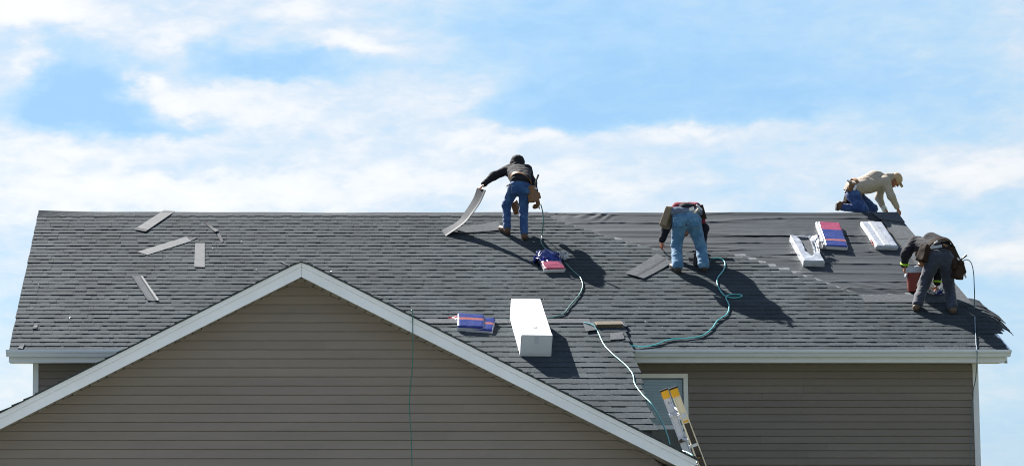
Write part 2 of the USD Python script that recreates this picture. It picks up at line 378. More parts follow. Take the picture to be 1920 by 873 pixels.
# folded strip over the ridge on the finished side, and the felt folded over it on the rest
ux = course_end(VR - .02)
def ridge_fold(x0, x1, w, h, n=40):
    a = Acc(); xs = np.linspace(x0, x1, n)
    for p0, p1 in zip(xs[:-1], xs[1:]):
        z0, z1 = (.035 * math.exp(-(x - XL) / 1.3) + .006 * math.sin(2.3 * x) * math.sin(.9 * x) + h for x in (p0, p1))
        a.poly([main.pt(p0, VR - w, h + .004), main.pt(p1, VR - w, h + .004), (p1, DR, ZR + z1 + .012), (p0, DR, ZR + z0 + .012)])
        a.poly([main.pt(p0, VR - w, h - .008), main.pt(p1, VR - w, h - .008), main.pt(p1, VR - w, h + .004), main.pt(p0, VR - w, h + .004)])
        bz = ZR - w * .49
        a.poly([(p0, DR, ZR + z0 + .012), (p1, DR, ZR + z1 + .012), (p1, DR + w * .87, bz + .02), (p0, DR + w * .87, bz + .02)])
    return a.mesh()
obj('ridge_strip', ridge_fold(XL, ux, .11, .012), M['shingle_grey'], main_roof)

# ---- roofing felt with its wrinkles
def felt_sheet(k, v0, v1):
    u0, u1, nu, nv = ux - .6, XR - .34, 300, int((v1 - v0) / .016)
    U, V = np.meshgrid(np.linspace(u0, u1, nu), np.linspace(v0, v1, nv), indexing='ij')
    warp = meshkit.fbm(np.stack([U * .5, V * 1.2, U * 0 + 7 * k], -1), 3, 5) * .5
    r1 = 1 - np.abs(2 * meshkit.noise(np.stack([U * .28 + 3 * k, (V + warp * .45) * 5.0, U * 0], -1), 2) - 1)
    r2 = 1 - np.abs(2 * meshkit.noise(np.stack([U * .9, (V + warp * .5) * 15, U * 0 + 4 * k], -1), 8) - 1)
    H = .015 * r1 ** 9 + .003 * r2 ** 6 + .004 * meshkit.fbm(np.stack([U * 2, V * 5, U * 0], -1), 3, 3)
    # crossing creases: bottom right lump by the kneeling roll, and the scrunch at the ridge
    for (cx, cy, ru, rv, ang, fr, am) in ((1640, 540, .75, .22, .9, 15, .022), (1120, 405, .3, .2, 2.2, 17, .018), (1072, 409, .5, .16, -.35, 13, .006), (1560, 445, 1.2, .2, .1, 14, .012)):
        c = main.px(cx, cy); du, dv = (U - c[0]) / ru, (V - c[1]) / rv
        q = np.cos(ang) * (U - c[0]) + np.sin(ang) * (V - c[1])
        H += am * np.exp(-du ** 2 - dv ** 2) * (.35 + .65 * np.abs(np.sin(q * fr + 3 * meshkit.noise(np.stack([U * 3, V * 3, U * 0], -1), 4))) ** 2)
    end = np.array([course_end(v) for v in V[0]])
    H *= np.clip((U - end[None] + .05) / .15, 0, 1)
    H += .0035 + .0015 * k
    # under the shingles it lies flat and low
    H = np.where(U < end[None] - .1, .0005, H)
    X = main.O + U[..., None] * [1, 0, 0] + V[..., None] * main.up + H[..., None] * main.n
    X = X.reshape(-1, 3); i, j = np.meshgrid(np.arange(nu - 1), np.arange(nv - 1), indexing='ij'); b = (i * nv + j).ravel()
    f = np.vstack([np.stack([b, b + nv, b + nv + 1], 1), np.stack([b, b + nv + 1, b + 1], 1)])
    keep = (U < end[None] - .5).reshape(-1)
    f = f[~keep[f].all(1)]
    return X, f
vb = main.px(1650, 566)[1]
edges = [vb, vb + .93, vb + 1.80, VR - .25, VR - .004]
for k in range(4):
    if k == 3: v0, v1 = edges[2] + .75, VR - .004
    else: v0, v1 = edges[k], min(edges[k] + .97, VR - .01)
    obj('felt_sheet', felt_sheet(k, v0, v1), M['felt'], main_roof, smooth=True)
obj('ridge_felt', ridge_fold(ux, XR - .05, .09, .010), M['felt'], main_roof)
# starter strips up the right rake
vs = np.linspace(main.px(1840, 573)[1], VR - .3, 5)
for k in range(4):
    obj('starter_strip', cat(obox(main.pt(XR - .155 + rng.uniform(-.012, .012), (vs[k] + vs[k + 1]) / 2, .016 + .002 * (k % 2)), (1, .0, 0), main.up, main.n, (.34, vs[1] - vs[0] - .012, .006))), M['shingle_grey'], main_roof)
obj('starter_strip', cat(obox(main.pt(XR - .03 - .78, main.px(1765, 562)[1] + .02, .0175), (1, 0, 0), main.up, main.n, (1.5, .28, .006))), M['shingle_grey'], main_roof)
# drip edge and rake boards
for x, sgn in ((XR - .03, 1), (XL + .03, -1)):
    a = Acc()
    y0, y1 = DE + .05, DR
    a.add(extrude_x([(y0, ZE + .03 * SL - .006), (y1, ZR - .006), (y1, ZR - .20), (y0, ZE - .18)], x - .02, x + .02))
    y2 = 2 * DR - DE - .05
    a.add(extrude_x([(y1 + .003, ZR - .006), (y2, ZE - .006), (y2, ZE - .18), (y1 + .003, ZR - .20)], x - .02, x + .02))
    obj('rake_board', a.mesh(), M['white'], house)
    if sgn > 0: obj('drip_edge', cat(obox(main.pt(x + sgn * .035, VR / 2, .001), (1, 0, 0), main.up, main.n, (.05, VR - .1, .01))), M['white'], house)

# ---- gutters, eave boards, walls
def gutter(x0, x1):
    zt = ZE + .010; y = DE + .02
    prof = [(y, zt), (y, zt - .095), (y - .065, zt - .095), (y - .075, zt - .075), (y - .088, zt - .055), (y - .112, zt - .036), (y - .118, zt - .018), (y - .118, zt), (y - .106, zt), (y - .106, zt - .012),
            (y - .100, zt - .03), (y - .078, zt - .05), (y - .066, zt - .07), (y - .058, zt - .083), (y - .008, zt - .083), (y - .008, zt)]
    o = obj('gutter', extrude_x(prof, x0, x1), M['gutter'], house)
    cap = [(y + .001, zt - .001), (y + .001, zt - .097), (y - .066, zt - .097), (y - .077, zt - .076), (y - .09, zt - .056), (y - .114, zt - .036), (y - .120, zt - .018), (y - .120, zt - .001)]
    return o, cap
gx = porch.px(1176, 655)[0]
gr, cap = gutter(gx, 11.325); obj('end_cap', extrude_x(cap, 11.325, 11.337), M['gutter'], gr)
for x in (6.9, 9.95): obj('gutter_joint', extrude_x([(a_, b_) for a_, b_ in cap], x, x + .035), M['gutter'], gr)
gl, cap = gutter(-2.925, 3.0); obj('end_cap', extrude_x(cap, -2.937, -2.925), M['gutter'], gl)
zb = ZE - .165
obj('eave_board', box(gx - .3, DE + .021, zb, XR - .06, DE + .05, ZE - .03), M['trim'], house)
obj('eave_board', box(XL - .005, DE + .021, zb, 3.0, DE + .05, ZE - .03), M['trim'], house)
WY = 28.5                                             # front wall
obj('eave_soffit', cat(box(gx - .3, DE + .05, zb + .004, XR - .01, WY + .02, zb + .02), box(XL + .01, DE + .05, zb + .004, 3.0, WY + .02, zb + .02)), M['trim'], house)
WXL, WXR = -2.575, 10.98
BY = 2 * DR - WY
wall = Acc()
wx1 = at(1289, 720, WY)[0]; wz1 = at(1250, 700, WY)[2]; wx0 = wx1 - .94; wz0 = wz1 - 1.5
for q in ((WXL + .02, 0, wx0 + .03, zb + .01), (wx1 - .03, 0, WXR - .02, zb + .01), (wx0 + .03, 0, wx1 - .03, wz0 + .03), (wx0 + .03, wz1 - .03, wx1 - .03, zb + .01)): wall.add(box(q[0], WY + .02, q[1], q[2], WY + .16, q[3]))
wall.add(box(WXL + .02, BY - .16, 0, WXR - .02, BY, zb + .01))
for x in (WXL + .02, WXR - .16):
    wall.add(extrude_x([(WY + .163, 0), (BY - .163, 0), (BY - .163, zb + .2), (DR, ZR - .24), (WY + .163, zb + .2)], x, x + .14))
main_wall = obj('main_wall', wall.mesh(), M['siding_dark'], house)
def plank(y, z, e, x0, x1, x0t, x1t):
    """One course of lap siding facing -y between z and z + e, ends from x0..x1 (bottom) to x0t..x1t (top)."""
    a = Acc(); d0, d1 = .026, .014
    P = lambda x, dy, zz: (x, y - dy, zz)
    a.poly([P(x0, d0 - .003, z + .004), P(x1, d0 - .003, z + .004), P(x1t, d1, z + e - .007), P(x0t, d1, z + e - .007)])
    a.poly([P(x0t, d1, z + e - .007), P(x1t, d1, z + e - .007), P(x1t, .003, z + e - .0055), P(x0t, .003, z + e - .0055)]); a.poly([P(x0t, .003, z + e - .0055), P(x1t, .003, z + e - .0055), P(x1t, .003, z + e + .004), P(x0t, .003, z + e + .004)])
    a.poly([P(x0, d0 - .008, z), P(x1, d0 - .008, z), P(x1, d0 - .003, z + .004), P(x0, d0 - .003, z + .004)])
    a.poly([P(x0, -.002, z), P(x1, -.002, z), P(x1, d0 - .008, z), P(x0, d0 - .008, z)])
    a.poly([P(x0, 0, z), P(x0, d0 - .003, z + .004), P(x0t, d1, z + e), P(x0t, 0, z + e)]); a.poly([P(x1, d0 - .003, z + .004), P(x1, 0, z), P(x1t, 0, z + e), P(x1t, d1, z + e)])
    return a.mesh()
SE = .1036
r2 = np.random.default_rng(5)
def planks(parent, material, y, z0, z1, spans, lap=0.004):
    z = z0; out = 0
    while z < z1:
        for (fa, fb) in spans:
            xa, xb, xat, xbt = fa(z), fb(z), fa(z + SE), fb(z + SE)
            if xb - xa < .05: continue
            if xbt - xat < 0: xat = xbt = (xat + xbt) / 2
            cuts = [xa]; x = xa + r2.uniform(.9, 3.7)
            while x < xb - .5: cuts.append(x); x += 3.66
            cuts.append(xb)
            for k in range(len(cuts) - 1):
                p0, p1 = cuts[k], cuts[k + 1]
                obj('siding_plank', plank(y - .0016 * (k % 2), z, SE, p0, p1 + (.012 if k < len(cuts) - 2 else 0), xat if k == 0 else p0, xbt if k == len(cuts) - 2 else p1 + .012), material, parent); out += 1
        z += SE
    return out
# window
wx1 = at(1289, 720, WY)[0]; wz1 = at(1250, 700, WY)[2]; wx0 = wx1 - .94; wz0 = wz1 - 1.5
def czone(z): return z + SE > wz0 - .0 and z < wz1
zb0 = zb - 20 * SE
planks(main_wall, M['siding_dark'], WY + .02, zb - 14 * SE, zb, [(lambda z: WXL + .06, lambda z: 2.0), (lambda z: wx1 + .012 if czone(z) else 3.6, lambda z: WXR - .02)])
low = Acc()
for z in np.arange(zb - 50 * SE, zb - 14 * SE - .01, SE):
    low.add(plank(WY + .02, z, SE, WXL + .06, 2.0, WXL + .06, 2.0)); low.add(plank(WY + .02, z, SE, wx1 + .012, WXR - .02, wx1 + .012, WXR - .02))
obj('lower_siding', low.mesh(), M['siding_dark'], main_wall, kind='stuff')
for x0, x1 in ((WXR - .021, WXR + .06), (WXL - .02, WXL + .06)):
    obj('corner_trim', cat(box(x0, WY - .012, 0, x1, WY + .03, zb + .003), box(x1 - .025 if x1 > 5 else x0, WY + .03, 0, x1 if x1 > 5 else x0 + .025, WY + .11, zb + .003)), M['trim'], house)
fw, fd = .062, .035
def frame(x0, z0, x1, z1, w, y0, y1):
    return cat(box(x0, y0, z0, x0 + w, y1, z1), box(x1 - w, y0, z0, x1, y1, z1), box(x0 + w, y0, z1 - w, x1 - w, y1, z1), box(x0 + w, y0, z0, x1 - w, y1, z0 + w))
M['frame'] = mat('window_frame', (.82, .82, .80), .45, .04)
win = obj('window', frame(wx0, wz0, wx1, wz1, fw, WY - .03, WY + .03), M['frame'], house)
zmr = at(1250, 800, WY)[2]
obj('meeting_rail', box(wx0 + fw, WY - .018, zmr - .03, wx1 - fw, WY + .022, zmr + .03), M['trim'], win)
M['pane'] = usdkit.material(stage, '/World/Looks/pane', {'t': ('transparent_bsdf', {'color': (.84, .89, .91)}), 'g': ('glossy_bsdf', {'color': (.9, .95, .95), 'roughness': .02}), 'f': ('fresnel', {'IOR': 1.55}), 'm': ('mix_closure', {})},
                            [('f.fac', 'm.fac'), ('t.BSDF', 'm.closure1'), ('g.BSDF', 'm.closure2')], surface='m.closure')
obj('pane', box(wx0 + fw, WY + .002, zmr + .03, wx1 - fw, WY + .008, wz1 - fw), M['pane'], win)
obj('pane', box(wx0 + fw, WY + .010, wz0 + fw, wx1 - fw, WY + .016, zmr - .03), M['pane'], win)
M['blind'] = mat('blind', (.70, .77, .84), .5, .06)
z = zmr + .02
while z < wz1 - fw:
    obj('blind_slat', cat(obox(((wx0 + wx1) / 2, WY + .034, z), (1, 0, 0), (0, .35, .94), (0, -.94, .35), (wx1 - wx0 - .14, .044, .003))), M['blind'], win); z += .043
obj('window_well', box(wx0 - .1, WY + .30, wz0 - .1, wx1 + .1, WY + .32, wz1 + .1), M['dark'], win)

# ---- garage wing with its gable to the camera
GD, GY = 22.2, 22.62                                  # rake front, wall
ap = at(565, 487, GD); GS = .506; AX, AZ_ = ap[0], ap[2]
gxr = at(1303, 860, GD)[0]; gxl = 2 * AX - gxr
def gz(x, d=0.): return AZ_ - GS * abs(x - AX) - d
kk = math.hypot(1, GS)
def rake_band(x0, x1, d0, d1, y0, y1):
    """A band below the roof line between vertical drops d0 and d1."""
    a = Acc(); P = [(x0, gz(x0, d0)), (x1, gz(x1, d0)), (x1, gz(x1, d1)), (x0, gz(x0, d1))]
    if x1 < x0: P = P[::-1]
    f = [(x, y0, z) for x, z in P]; b = [(x, y1, z) for x, z in P]
    a.poly(f[::-1]); a.poly(b)
    for i in range(4): j = (i + 1) % 4; a.poly([f[i], f[j], b[j], b[i]])
    return a.mesh()
def fix(m): t = trimesh.Trimesh(*m, process=True); t.fix_normals(); return t
garage_roof = obj('garage_roof', cat(fix(rake_band(AX, gxr - .02, .018, .10, GD + .03, 29.2)), fix(rake_band(AX - .001, gxl + .02, .018, .10, GD + .03, 29.2))), M['deck'], house)
edge = Acc()
n = 34
for side, xe in ((1, gxr + .03), (-1, gxl - .03)):
    for i in range(n):
        t0, t1 = i / n, (i + 1) / n + .004
        x0, x1 = AX + (xe - AX) * (1 - t0), AX + (xe - AX) * (1 - t1)
        y0 = GD - .012 - .012 * r2.random(); lift = .012
        P = [(x0, gz(x0) - .012), (x1, gz(x1) - .014), (x1, gz(x1) - .004), (x0, gz(x0) + lift)]
        f = [(x, y0, z) for x, z in P]; b = [(x, 29.4, z) for x, z in P]; a = Acc(); a.poly(f); a.poly(b[::-1])
        for k in range(4): j = (k + 1) % 4; a.poly([f[k], f[j], b[j], b[k]])
        edge.add(fix(a.mesh()))
obj('shingle_courses', edge.mesh(), M['shingle'], garage_roof, kind='stuff')
for side, xe in ((1, gxr), (-1, gxl)):
    s = side * .0015
    for q in (.43, .86) if side > 0 else (.38, .80):
        xs_ = AX + (xe - AX) * q
        obj('board_joint', fix(rake_band(xs_, xs_ + side * .05, .0745, .191, GD + .0095, GD + .02)), M['white'], house)
    rb = obj('rake_board', fix(rake_band(AX + s, xe, .076, .190, GD + .012, GD + .04)), M['white'], house)
    obj('rake_trim', fix(rake_band(AX + s, xe + side * .012, .016, .074, GD, GD + .036)), M['white'], rb)
    so = Acc(); w = .098; L = abs(xe - AX); k = 0; x = -.04
    while x < L - .05:
        xa, xb = AX + side * x, AX + side * min(x + w - .012, L)
        so.add(fix(rake_band(xa, xb, .176, .186, GD + .04, GY + .01))); x += w
    sf = obj('rake_soffit', so.mesh(), M['soffit'], house)
    obj('soffit_gap', fix(rake_band(AX + s, xe, .160, .175, GD + .042, GY + .01)), M['soffit_groove'], sf)
    # eave return at the foot of the rake
    ex = (xe, xe - side * .30)
    obj('eave_return', box(min(ex), GD + .043, gz(xe) - .245, max(ex), GD + .30, gz(xe) - .13), M['white'], house) if side > 0 else None
    y0 = GD + .05
    obj('eave_board', box(min(xe, xe - side * .03), y0 + .25, gz(xe) - .20, max(xe, xe - side * .03), 28.4, gz(xe) - .03), M['white'], house)
gw = Acc(); wl, wr = gxl + .27, gxr - .27
gw.add(fix((lambda a: (a.poly([(wl, GY + .001, 0), (wr, GY + .001, 0), (wr, GY + .001, gz(wr) - .2), (AX, GY + .001, AZ_ - .2), (wl, GY + .001, gz(wl) - .2)]), a.poly([(wl, GY + .14, 0), (wl, GY + .14, gz(wl) - .2), (AX, GY + .14, AZ_ - .2), (wr, GY + .14, gz(wr) - .2), (wr, GY + .14, 0)]), a.mesh())[2])(Acc())))
gw.add(box(wl, GY + .143, 0, wl + .14, 28.4, gz(wl) - .15)); gw.add(box(wr - .14, GY + .143, 0, wr, 28.4, gz(wr) - .15))
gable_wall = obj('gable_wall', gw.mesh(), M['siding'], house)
gz0 = at(300, 858.4, GY - .02)[2] - 6 * SE
lim = lambda z: (AZ_ - .186 - z) / GS
planks(gable_wall, M['siding'], GY, gz0, AZ_ - .20, [(lambda z: max(wl, AX - lim(z)), lambda z: min(wr, AX + lim(z)))])
low = Acc()
for z in np.arange(gz0 - 24 * SE, gz0 - .01, SE): low.add(plank(GY, z, SE, wl, wr, wl, wr))
obj('lower_siding', low.mesh(), M['siding'], gable_wall, kind='stuff')
# porch wall under the lower roof, behind the garage
pb = porch.pt(0, -.03 - PN * PE, 0)
obj('porch_wall', cat(box(wr + .01, pb[1] + .35, 0, pr1[0] - .45, pb[1] + .47, pb[2] - .02)), M['siding_dark'], house)

# ------------------------------------------------------------------ loose things on the roof
def droof(px, py): return main.P(px, py)[1]
def placed(name, label, cat_, O, ex, ey, ez, group=None):
    """A thing whose own axes are ex, ey, ez, standing at O."""
    x = UsdGeom.Xform.Define(stage, name_for('/World', name))
    x.AddTransformOp().Set(Gf.Matrix4d(*map(float, ex), 0, *map(float, ey), 0, *map(float, ez), 0, *map(float, O), 1))
    return tag(x, label, cat_, group)
def frame3(pl, bl, br, tl, h):
    """Origin, axes, width and length of a box whose top face shows three corners in the photograph."""
    a, b, c = (np.array(pl.px(*q, h)) for q in (bl, br, tl))
    ey = norm(c - a); ex = np.array([ey[1], -ey[0]])
    w = float(np.dot(b - a, ex)); L = float(np.linalg.norm(c - a)); m = a + ex * w / 2 + ey * L / 2
    to3 = lambda q: norm(np.array([q[0], 0, 0]) + pl.up * q[1])
    return pl.pt(*m, 0), to3(ex), to3(ey), pl.n, w, L
def crumple(w, l, t, bev=.02, amp=.006, seed=0, fine=.035, fr=9.0, z0=.0):
    pts = []
    for sx in (-1, 1):
        for sy in (-1, 1):
            for z in (0, 1):
                for k in range(3):
                    q = np.array([w / 2 - bev, l / 2 - bev, bev]); r = [w / 2, l / 2, 0][k]; q[k] = r
                    pts.append((sx * q[0], sy * q[1], (q[2] if not z else t - q[2])))
    m = Manifold.hull_points(np.array(pts)).refine_to_length(fine).to_mesh()
    v, f = np.array(m.vert_properties[:, :3], float), np.array(m.tri_verts)
    d = np.stack([meshkit.fbm(v * fr + 17.3 * seed + 5 * k, 3, seed + k) - .5 for k in range(3)], 1)
    v = v + d * amp * 2 * np.clip(v[:, 2:] / (t * .5), 0, 1); v[:, 2] += z0
    return v, f
def wrapmat(name, stops, top, rough=.25, white=(.48, .49, .52), axis='y', lo=-.5, hi=.5, dark=None):
    """Printed film: bands along one axis on the upper face, plain film on the sides."""
    N = {'tc': ('texture_coordinate', {}), 's': ('separate_xyz', {}), 'n': ('noise_texture', {'scale': 9.0, 'detail': 6.0, 'roughness': .65}), 'mr': ('map_range', {'from_min': lo, 'from_max': hi, 'to_min': 0., 'to_max': 1., 'clamp': True}),
         'r': ('rgb_ramp', {'ramp': stops, 'interpolate': False}), 'gt': ('math', {'math_type': 'greater_than', 'value2': top}),
         'm': ('mix', {'mix_type': 'mix', 'color1': white}), 'st': ('map_range', {'from_min': .56, 'from_max': .72, 'to_min': 0., 'to_max': .14, 'clamp': True}), 'm2': ('mix', {'mix_type': 'mix', 'color2': (.2, .22, .27)}),
         'b': ('bump', {'strength': .9, 'distance': .012, 'use_object_space': False}), 'mp': ('mapping', {'scale': (3.0, .8, 1.0), 'rotation': (0, 0, .6)}), 'n2': ('noise_texture', {'scale': 14.0, 'detail': 4.0}),
         'p': ('principled_bsdf', {'roughness': rough, 'coat_weight': .5, 'coat_roughness': .12})}
    L = [('tc.object', 's.vector'), (f's.{axis}', 'mr.value'), ('mr.result', 'r.fac'), ('s.z', 'gt.value1'), ('gt.value', 'm.fac'), ('r.color', 'm.color2'), ('tc.object', 'mp.vector'), ('mp.vector', 'n2.vector'), ('tc.object', 'n.vector'),
         ('n2.fac', 'st.value'), ('st.result', 'm2.fac'), ('m.color', 'm2.color1'), ('m2.color', 'p.base_color'), ('n.fac', 'b.height'), ('b.normal', 'p.normal')]
    return usdkit.material(stage, f'/World/Looks/{name}', N, L, surface='p.BSDF')
RED, BLUE, ORANGE, PINK = (.21, .010, .026), (.005, .012, .135), (.30, .075, .045), (.29, .022, .055)
M['wrap_a'] = wrapmat('wrap_red_blue', [(0, BLUE), (.24, ORANGE), (.30, BLUE), (.68, PINK), (.97, (.2, .19, .2))], .07)
M['wrap_e'] = wrapmat('wrap_blue_stripe', [(0, BLUE), (.44, ORANGE), (.62, BLUE), (.97, BLUE)], .055, axis='y', lo=-.25, hi=.25)
M['wrap_d'] = wrapmat('wrap_red', [(0, RED), (.62, PINK), (.9, RED)], .05, axis='y', lo=-.2, hi=.2)
M['wrap_w'] = mat('white_film', (.34, .36, .395), .3, .30, 9., bump=.012, bscale=16., coat_weight=.4)
M['wrap_tape'] = mat('clear_band', (.42, .43, .44), .2, .1, 7., bump=.01, bscale=20., coat_weight=.6)
M['blue_film'] = mat('blue_film', (.006, .016, .16), .25, .25, 7., bump=.012, bscale=18., coat_weight=.5)
M['red_film'] = mat('red_film', (.24, .016, .022), .3, .2, 7.)
M['carton'] = mat('carton', (.70, .705, .71), .6, .05, 2., bump=.002, bscale=8.)
M['carton_line'] = mat('carton_line', (.62, .64, .68), .5)
M['wood'] = mat('wood', (.095, .072, .042), .8, .35, 5., stretch=(2, 14, 14), bump=.004, bscale=20.)
G1 = 'shingle bundles waiting on the felt'
# sealed red and blue bundle
O, ex, ey, ez, w, L = frame3(main, (1548, 459), (1590, 459), (1533, 414), .09)
t = placed('shingle_bundle', 'sealed shingle bundle with red and blue printed wrapper lying on the felt', 'bundle', O, ex, ey, ez, G1)
obj('wrapper', crumple(w, L, .09, amp=.006, seed=1), wrapmat('wrap_a2', [(0, BLUE), (.20, ORANGE), (.27, BLUE), (.66, PINK), (.985, (.2, .19, .2))], .07, lo=-L / 2, hi=L / 2), t, smooth=40)
obj('film_edge', crumple(.05, L * .98, .08, amp=.016, seed=2, bev=.012), M['wrap_w'], t, smooth=40); UsdGeom.Xformable(stage.GetPrimAtPath(str(t.GetPath()) + '/film_edge')).AddTranslateOp().Set(Gf.Vec3d(-w / 2 - .005, .01, 0))
# sealed white bundle
O, ex, ey, ez, w, L = frame3(main, (1643, 460), (1684, 459), (1613, 414), .09)
t = placed('shingle_bundle', 'sealed white film shingle bundle lying nearest the right rake edge', 'bundle', O, ex, ey, ez, G1)
obj('wrapper', crumple(w, L, .09, amp=.006, seed=3), M['wrap_w'], t, smooth=40)
m_ = crumple(.10, L * .97, .02, bev=.006, amp=.004, seed=4, z0=.078); obj('film_band', m_, M['wrap_tape'], t, smooth=40)
for k in range(3):
    q = box(-w / 2 - .006, -L / 2 + .12 + k * .1, .03, -w / 2 + .002, -L / 2 + .18 + k * .1, .075); obj('printed_mark', cat(q), M['red_film'] if k < 2 else M['carton_line'], t)
# torn open bundle
O, ex, ey, ez, w, L = frame3(main, (1507, 489), (1546, 488), (1481, 441), .10)
t = placed('shingle_bundle', 'torn open white film shingle bundle with grey shingles showing', 'bundle', O, ex, ey, ez, G1)
obj('shingle_stack', cat(box(-w / 2 + .03, -L / 2 + .03, .004, w / 2 - .03, L / 2 - .03, .075)), M['shingle_grey'], t)
sh = Manifold.hull_points(np.array([(sx * (w / 2 - a), sy * (L / 2 - b), z) for sx in (-1, 1) for sy in (-1, 1) for a, b, z in ((0, .015, .09), (.015, 0, .09), (.012, .012, .105), (0, 0, .002))]))
cs = manifold3d.CrossSection([[(.0, -L * .30), (.06, -L * .22), (w * .30, .0), (w * .40, L * .30), (w * .36, L * .455), (-w * .20, L * .455), (-w * .12, L * .3), (-.04, L * .05), (-.06, -L * .1)]])
sh = (sh - Manifold.extrude(cs, .3).translate((0, 0, .062))).refine_to_length(.035).to_mesh()
v, f = np.array(sh.vert_properties[:, :3], float), np.array(sh.tri_verts)
d = np.stack([meshkit.fbm(v * 10 + 3 * k, 3, 40 + k) - .5 for k in range(3)], 1); v = v + d * np.array([.02, .02, .03]) * np.clip(v[:, 2:] / .08, 0, 1)
obj('wrapper', (v, f), M['wrap_w'], t, smooth=35)
def flap(pts, amp, seed, n=14, th=.004):
    """A crumpled piece of film spanned by four corners."""
    a, b, c, d = (np.array(p, float) for p in pts); S, T = np.meshgrid(np.linspace(0, 1, n), np.linspace(0, 1, n), indexing='ij')
    S_, T_ = S[..., None], T[..., None]
    X = (a * (1 - S_) + b * S_) * (1 - T_) + (d * (1 - S_) + c * S_) * T_
    N = norm(np.cross(b - a, d - a)); q = np.stack([S * 3.2, T * 3.2, S * 0 + seed], -1)
    X = X + N * ((np.abs(meshkit.fbm(q, 3, seed) - .5) * 2 * amp)[..., None]) + (np.stack([meshkit.noise(q * 1.7 + k, seed + k) - .5 for k in range(3)], -1)) * amp * .6
    X = X.reshape(-1, 3); i, j = np.meshgrid(np.arange(n - 1), np.arange(n - 1), indexing='ij'); k = (i * n + j).ravel()
    f = np.vstack([np.stack([k, k + n, k + n + 1], 1), np.stack([k, k + n + 1, k + 1], 1)])
    return np.vstack([X, X - N * th]), np.vstack([f, f[:, ::-1] + len(X)])
obj('film_flap', flap([(w * .30, -L * .15, .10), (w * .5, -L * .2, .10), (w * .62, L * .30, .20), (w * .30, L * .32, .16)], .05, 4), M['wrap_w'], t, smooth=35)
obj('film_flap', flap([(w * .36, L * .28, .14), (w * .85, L * .20, .10), (w * .95, L * .42, .06), (w * .3, L * .46, .11)], .06, 9), M['wrap_w'], t, smooth=35)
# bundle in front of the standing roofer
O, ex, ey, ez, w, L = frame3(main, (1021, 503), (1061, 502), (1013, 488), .09)
t = placed('open_bundle', 'opened red shingle bundle with crumpled blue film behind the hooded roofer', 'bundle', O, ex, ey, ez)
obj('wrapper', crumple(w, L, .09, amp=.006, seed=6), wrapmat('wrap_d2', [(0, RED), (.55, PINK), (.8, RED)], .07, lo=-L / 2, hi=L / 2), t, smooth=40)
for k, (a, b, hh) in enumerate((((-.20, .10), (.17, .55), .10), ((-.26, .16), (-.02, .42), .12), ((-.02, .2), (.2, .5), .14))):
    obj('blue_film', flap([(a[0], a[1], .02), (b[0], a[1] - .02, .03), (b[0] - .03, b[1], .03), (a[0] + .05, b[1] + .05, .02)], hh, 20 + k, 20), M['blue_film'], t, smooth=30)
obj('white_film', flap([(.13, .22, .05), (.30, .26, .03), (.30, .50, .05), (.12, .46, .06)], .13, 31, 16), M['wrap_w'], t, smooth=30)
# two blue packs at the seam
O, ex, ey, ez, w, L = frame3(main, (857, 611), (908, 610), (858, 586), .13)
t = placed('blue_pack', 'blue shingle pack with orange stripe stacked topmost beside the white carton', 'bundle', O + ez * .002, ex, ey, ez)
obj('wrapper', crumple(w, L, .135, amp=.007, seed=8), wrapmat('wrap_e2', [(0, BLUE), (.50, ORANGE), (.66, BLUE), (.97, BLUE)], .108, lo=-L / 2, hi=L / 2), t, smooth=40)
t = placed('blue_pack', 'blue shingle pack sticking out from under the orange striped one', 'bundle', O + np.array([.15, -.05, .0]) + ez * .0, norm(ex + ey * -.10), norm(ey + ex * .10), ez)
obj('wrapper', crumple(w * .95, L * .95, .085, amp=.009, seed=9, bev=.02), wrapmat('wrap_e3', [(0, BLUE), (.45, ORANGE), (.6, BLUE), (.97, BLUE)], .062, lo=-L / 2, hi=L / 2), t, smooth=40)
c = main.P(846, 604)
t = thing('wrapper_scrap', 'torn red and white strip of wrapper left of the blue packs', 'scrap', c)
obj('film_strip', off(flap([main.P(840, 594, .03), main.P(856, 591, .05), main.P(857, 596, .05), main.P(841, 599, .03)], .02, 50, 8), c), M['red_film'], t, smooth=30)
obj('film_strip', off(flap([main.P(852, 594, .05), main.P(856, 594, .05), main.P(852, 624, .02), main.P(847, 624, .02)], .03, 52, 10), c), M['wrap_w'], t, smooth=30)
# white carton on the lower roof
a, b = porch.P(975, 667, .035), porch.P(1033, 667, .035)
cw = (b[0] - a[0]) * .98; CH, CL = .315, 1.40
t = placed('white_carton', 'long white cardboard carton lying on the lower roof', 'carton', (a + b) / 2, norm(np.array([1, 0, 0]) - porch.up * .035), norm(porch.up + np.array([.035, 0, 0])), porch.n)
def carton_panel(pts, n, th=.004):
    return pts
def bowed(w, l, h):
    m = Manifold.hull_points(np.array([(sx * w / 2, y, z) for sx in (-1, 1) for y in (0, l) for z in (0, h)])).refine_to_length(.07).to_mesh()
    v, f = np.array(m.vert_properties[:, :3], float), np.array(m.tri_verts)
    v[:, 2] += np.where(v[:, 2] > h * .99, .012 * np.sin(np.pi * (v[:, 0] / w + .5)) * np.sin(np.pi * v[:, 1] / l), 0)
    v[:, 0] += np.sign(v[:, 0]) * np.where(np.abs(v[:, 0]) > w * .49, .009 * np.sin(np.pi * v[:, 2] / h) * np.sin(np.pi * v[:, 1] / l), 0)
    return v, f
obj('carton_body', bowed(cw, CL, CH), M['carton'], t, smooth=20)
obj('tape', cat(obox((0, CL / 2, CH + .0135), (1, 0, 0), (0, 1, 0), (0, 0, 1), (.05, CL * .62, .004))), M['carton_line'], t)
obj('end_tape', cat(box(-.027, -.009, CH * .62, .027, -.005, CH - .012)), M['carton_line'], t)
for s_ in (-1, 1): obj('corner_fold', cat(box(s_ * cw / 2 - .004 + s_ * .002, -.0045, .01, s_ * cw / 2 + .004 + s_ * .002, .05, CH - .01)), M['carton_line'], t)
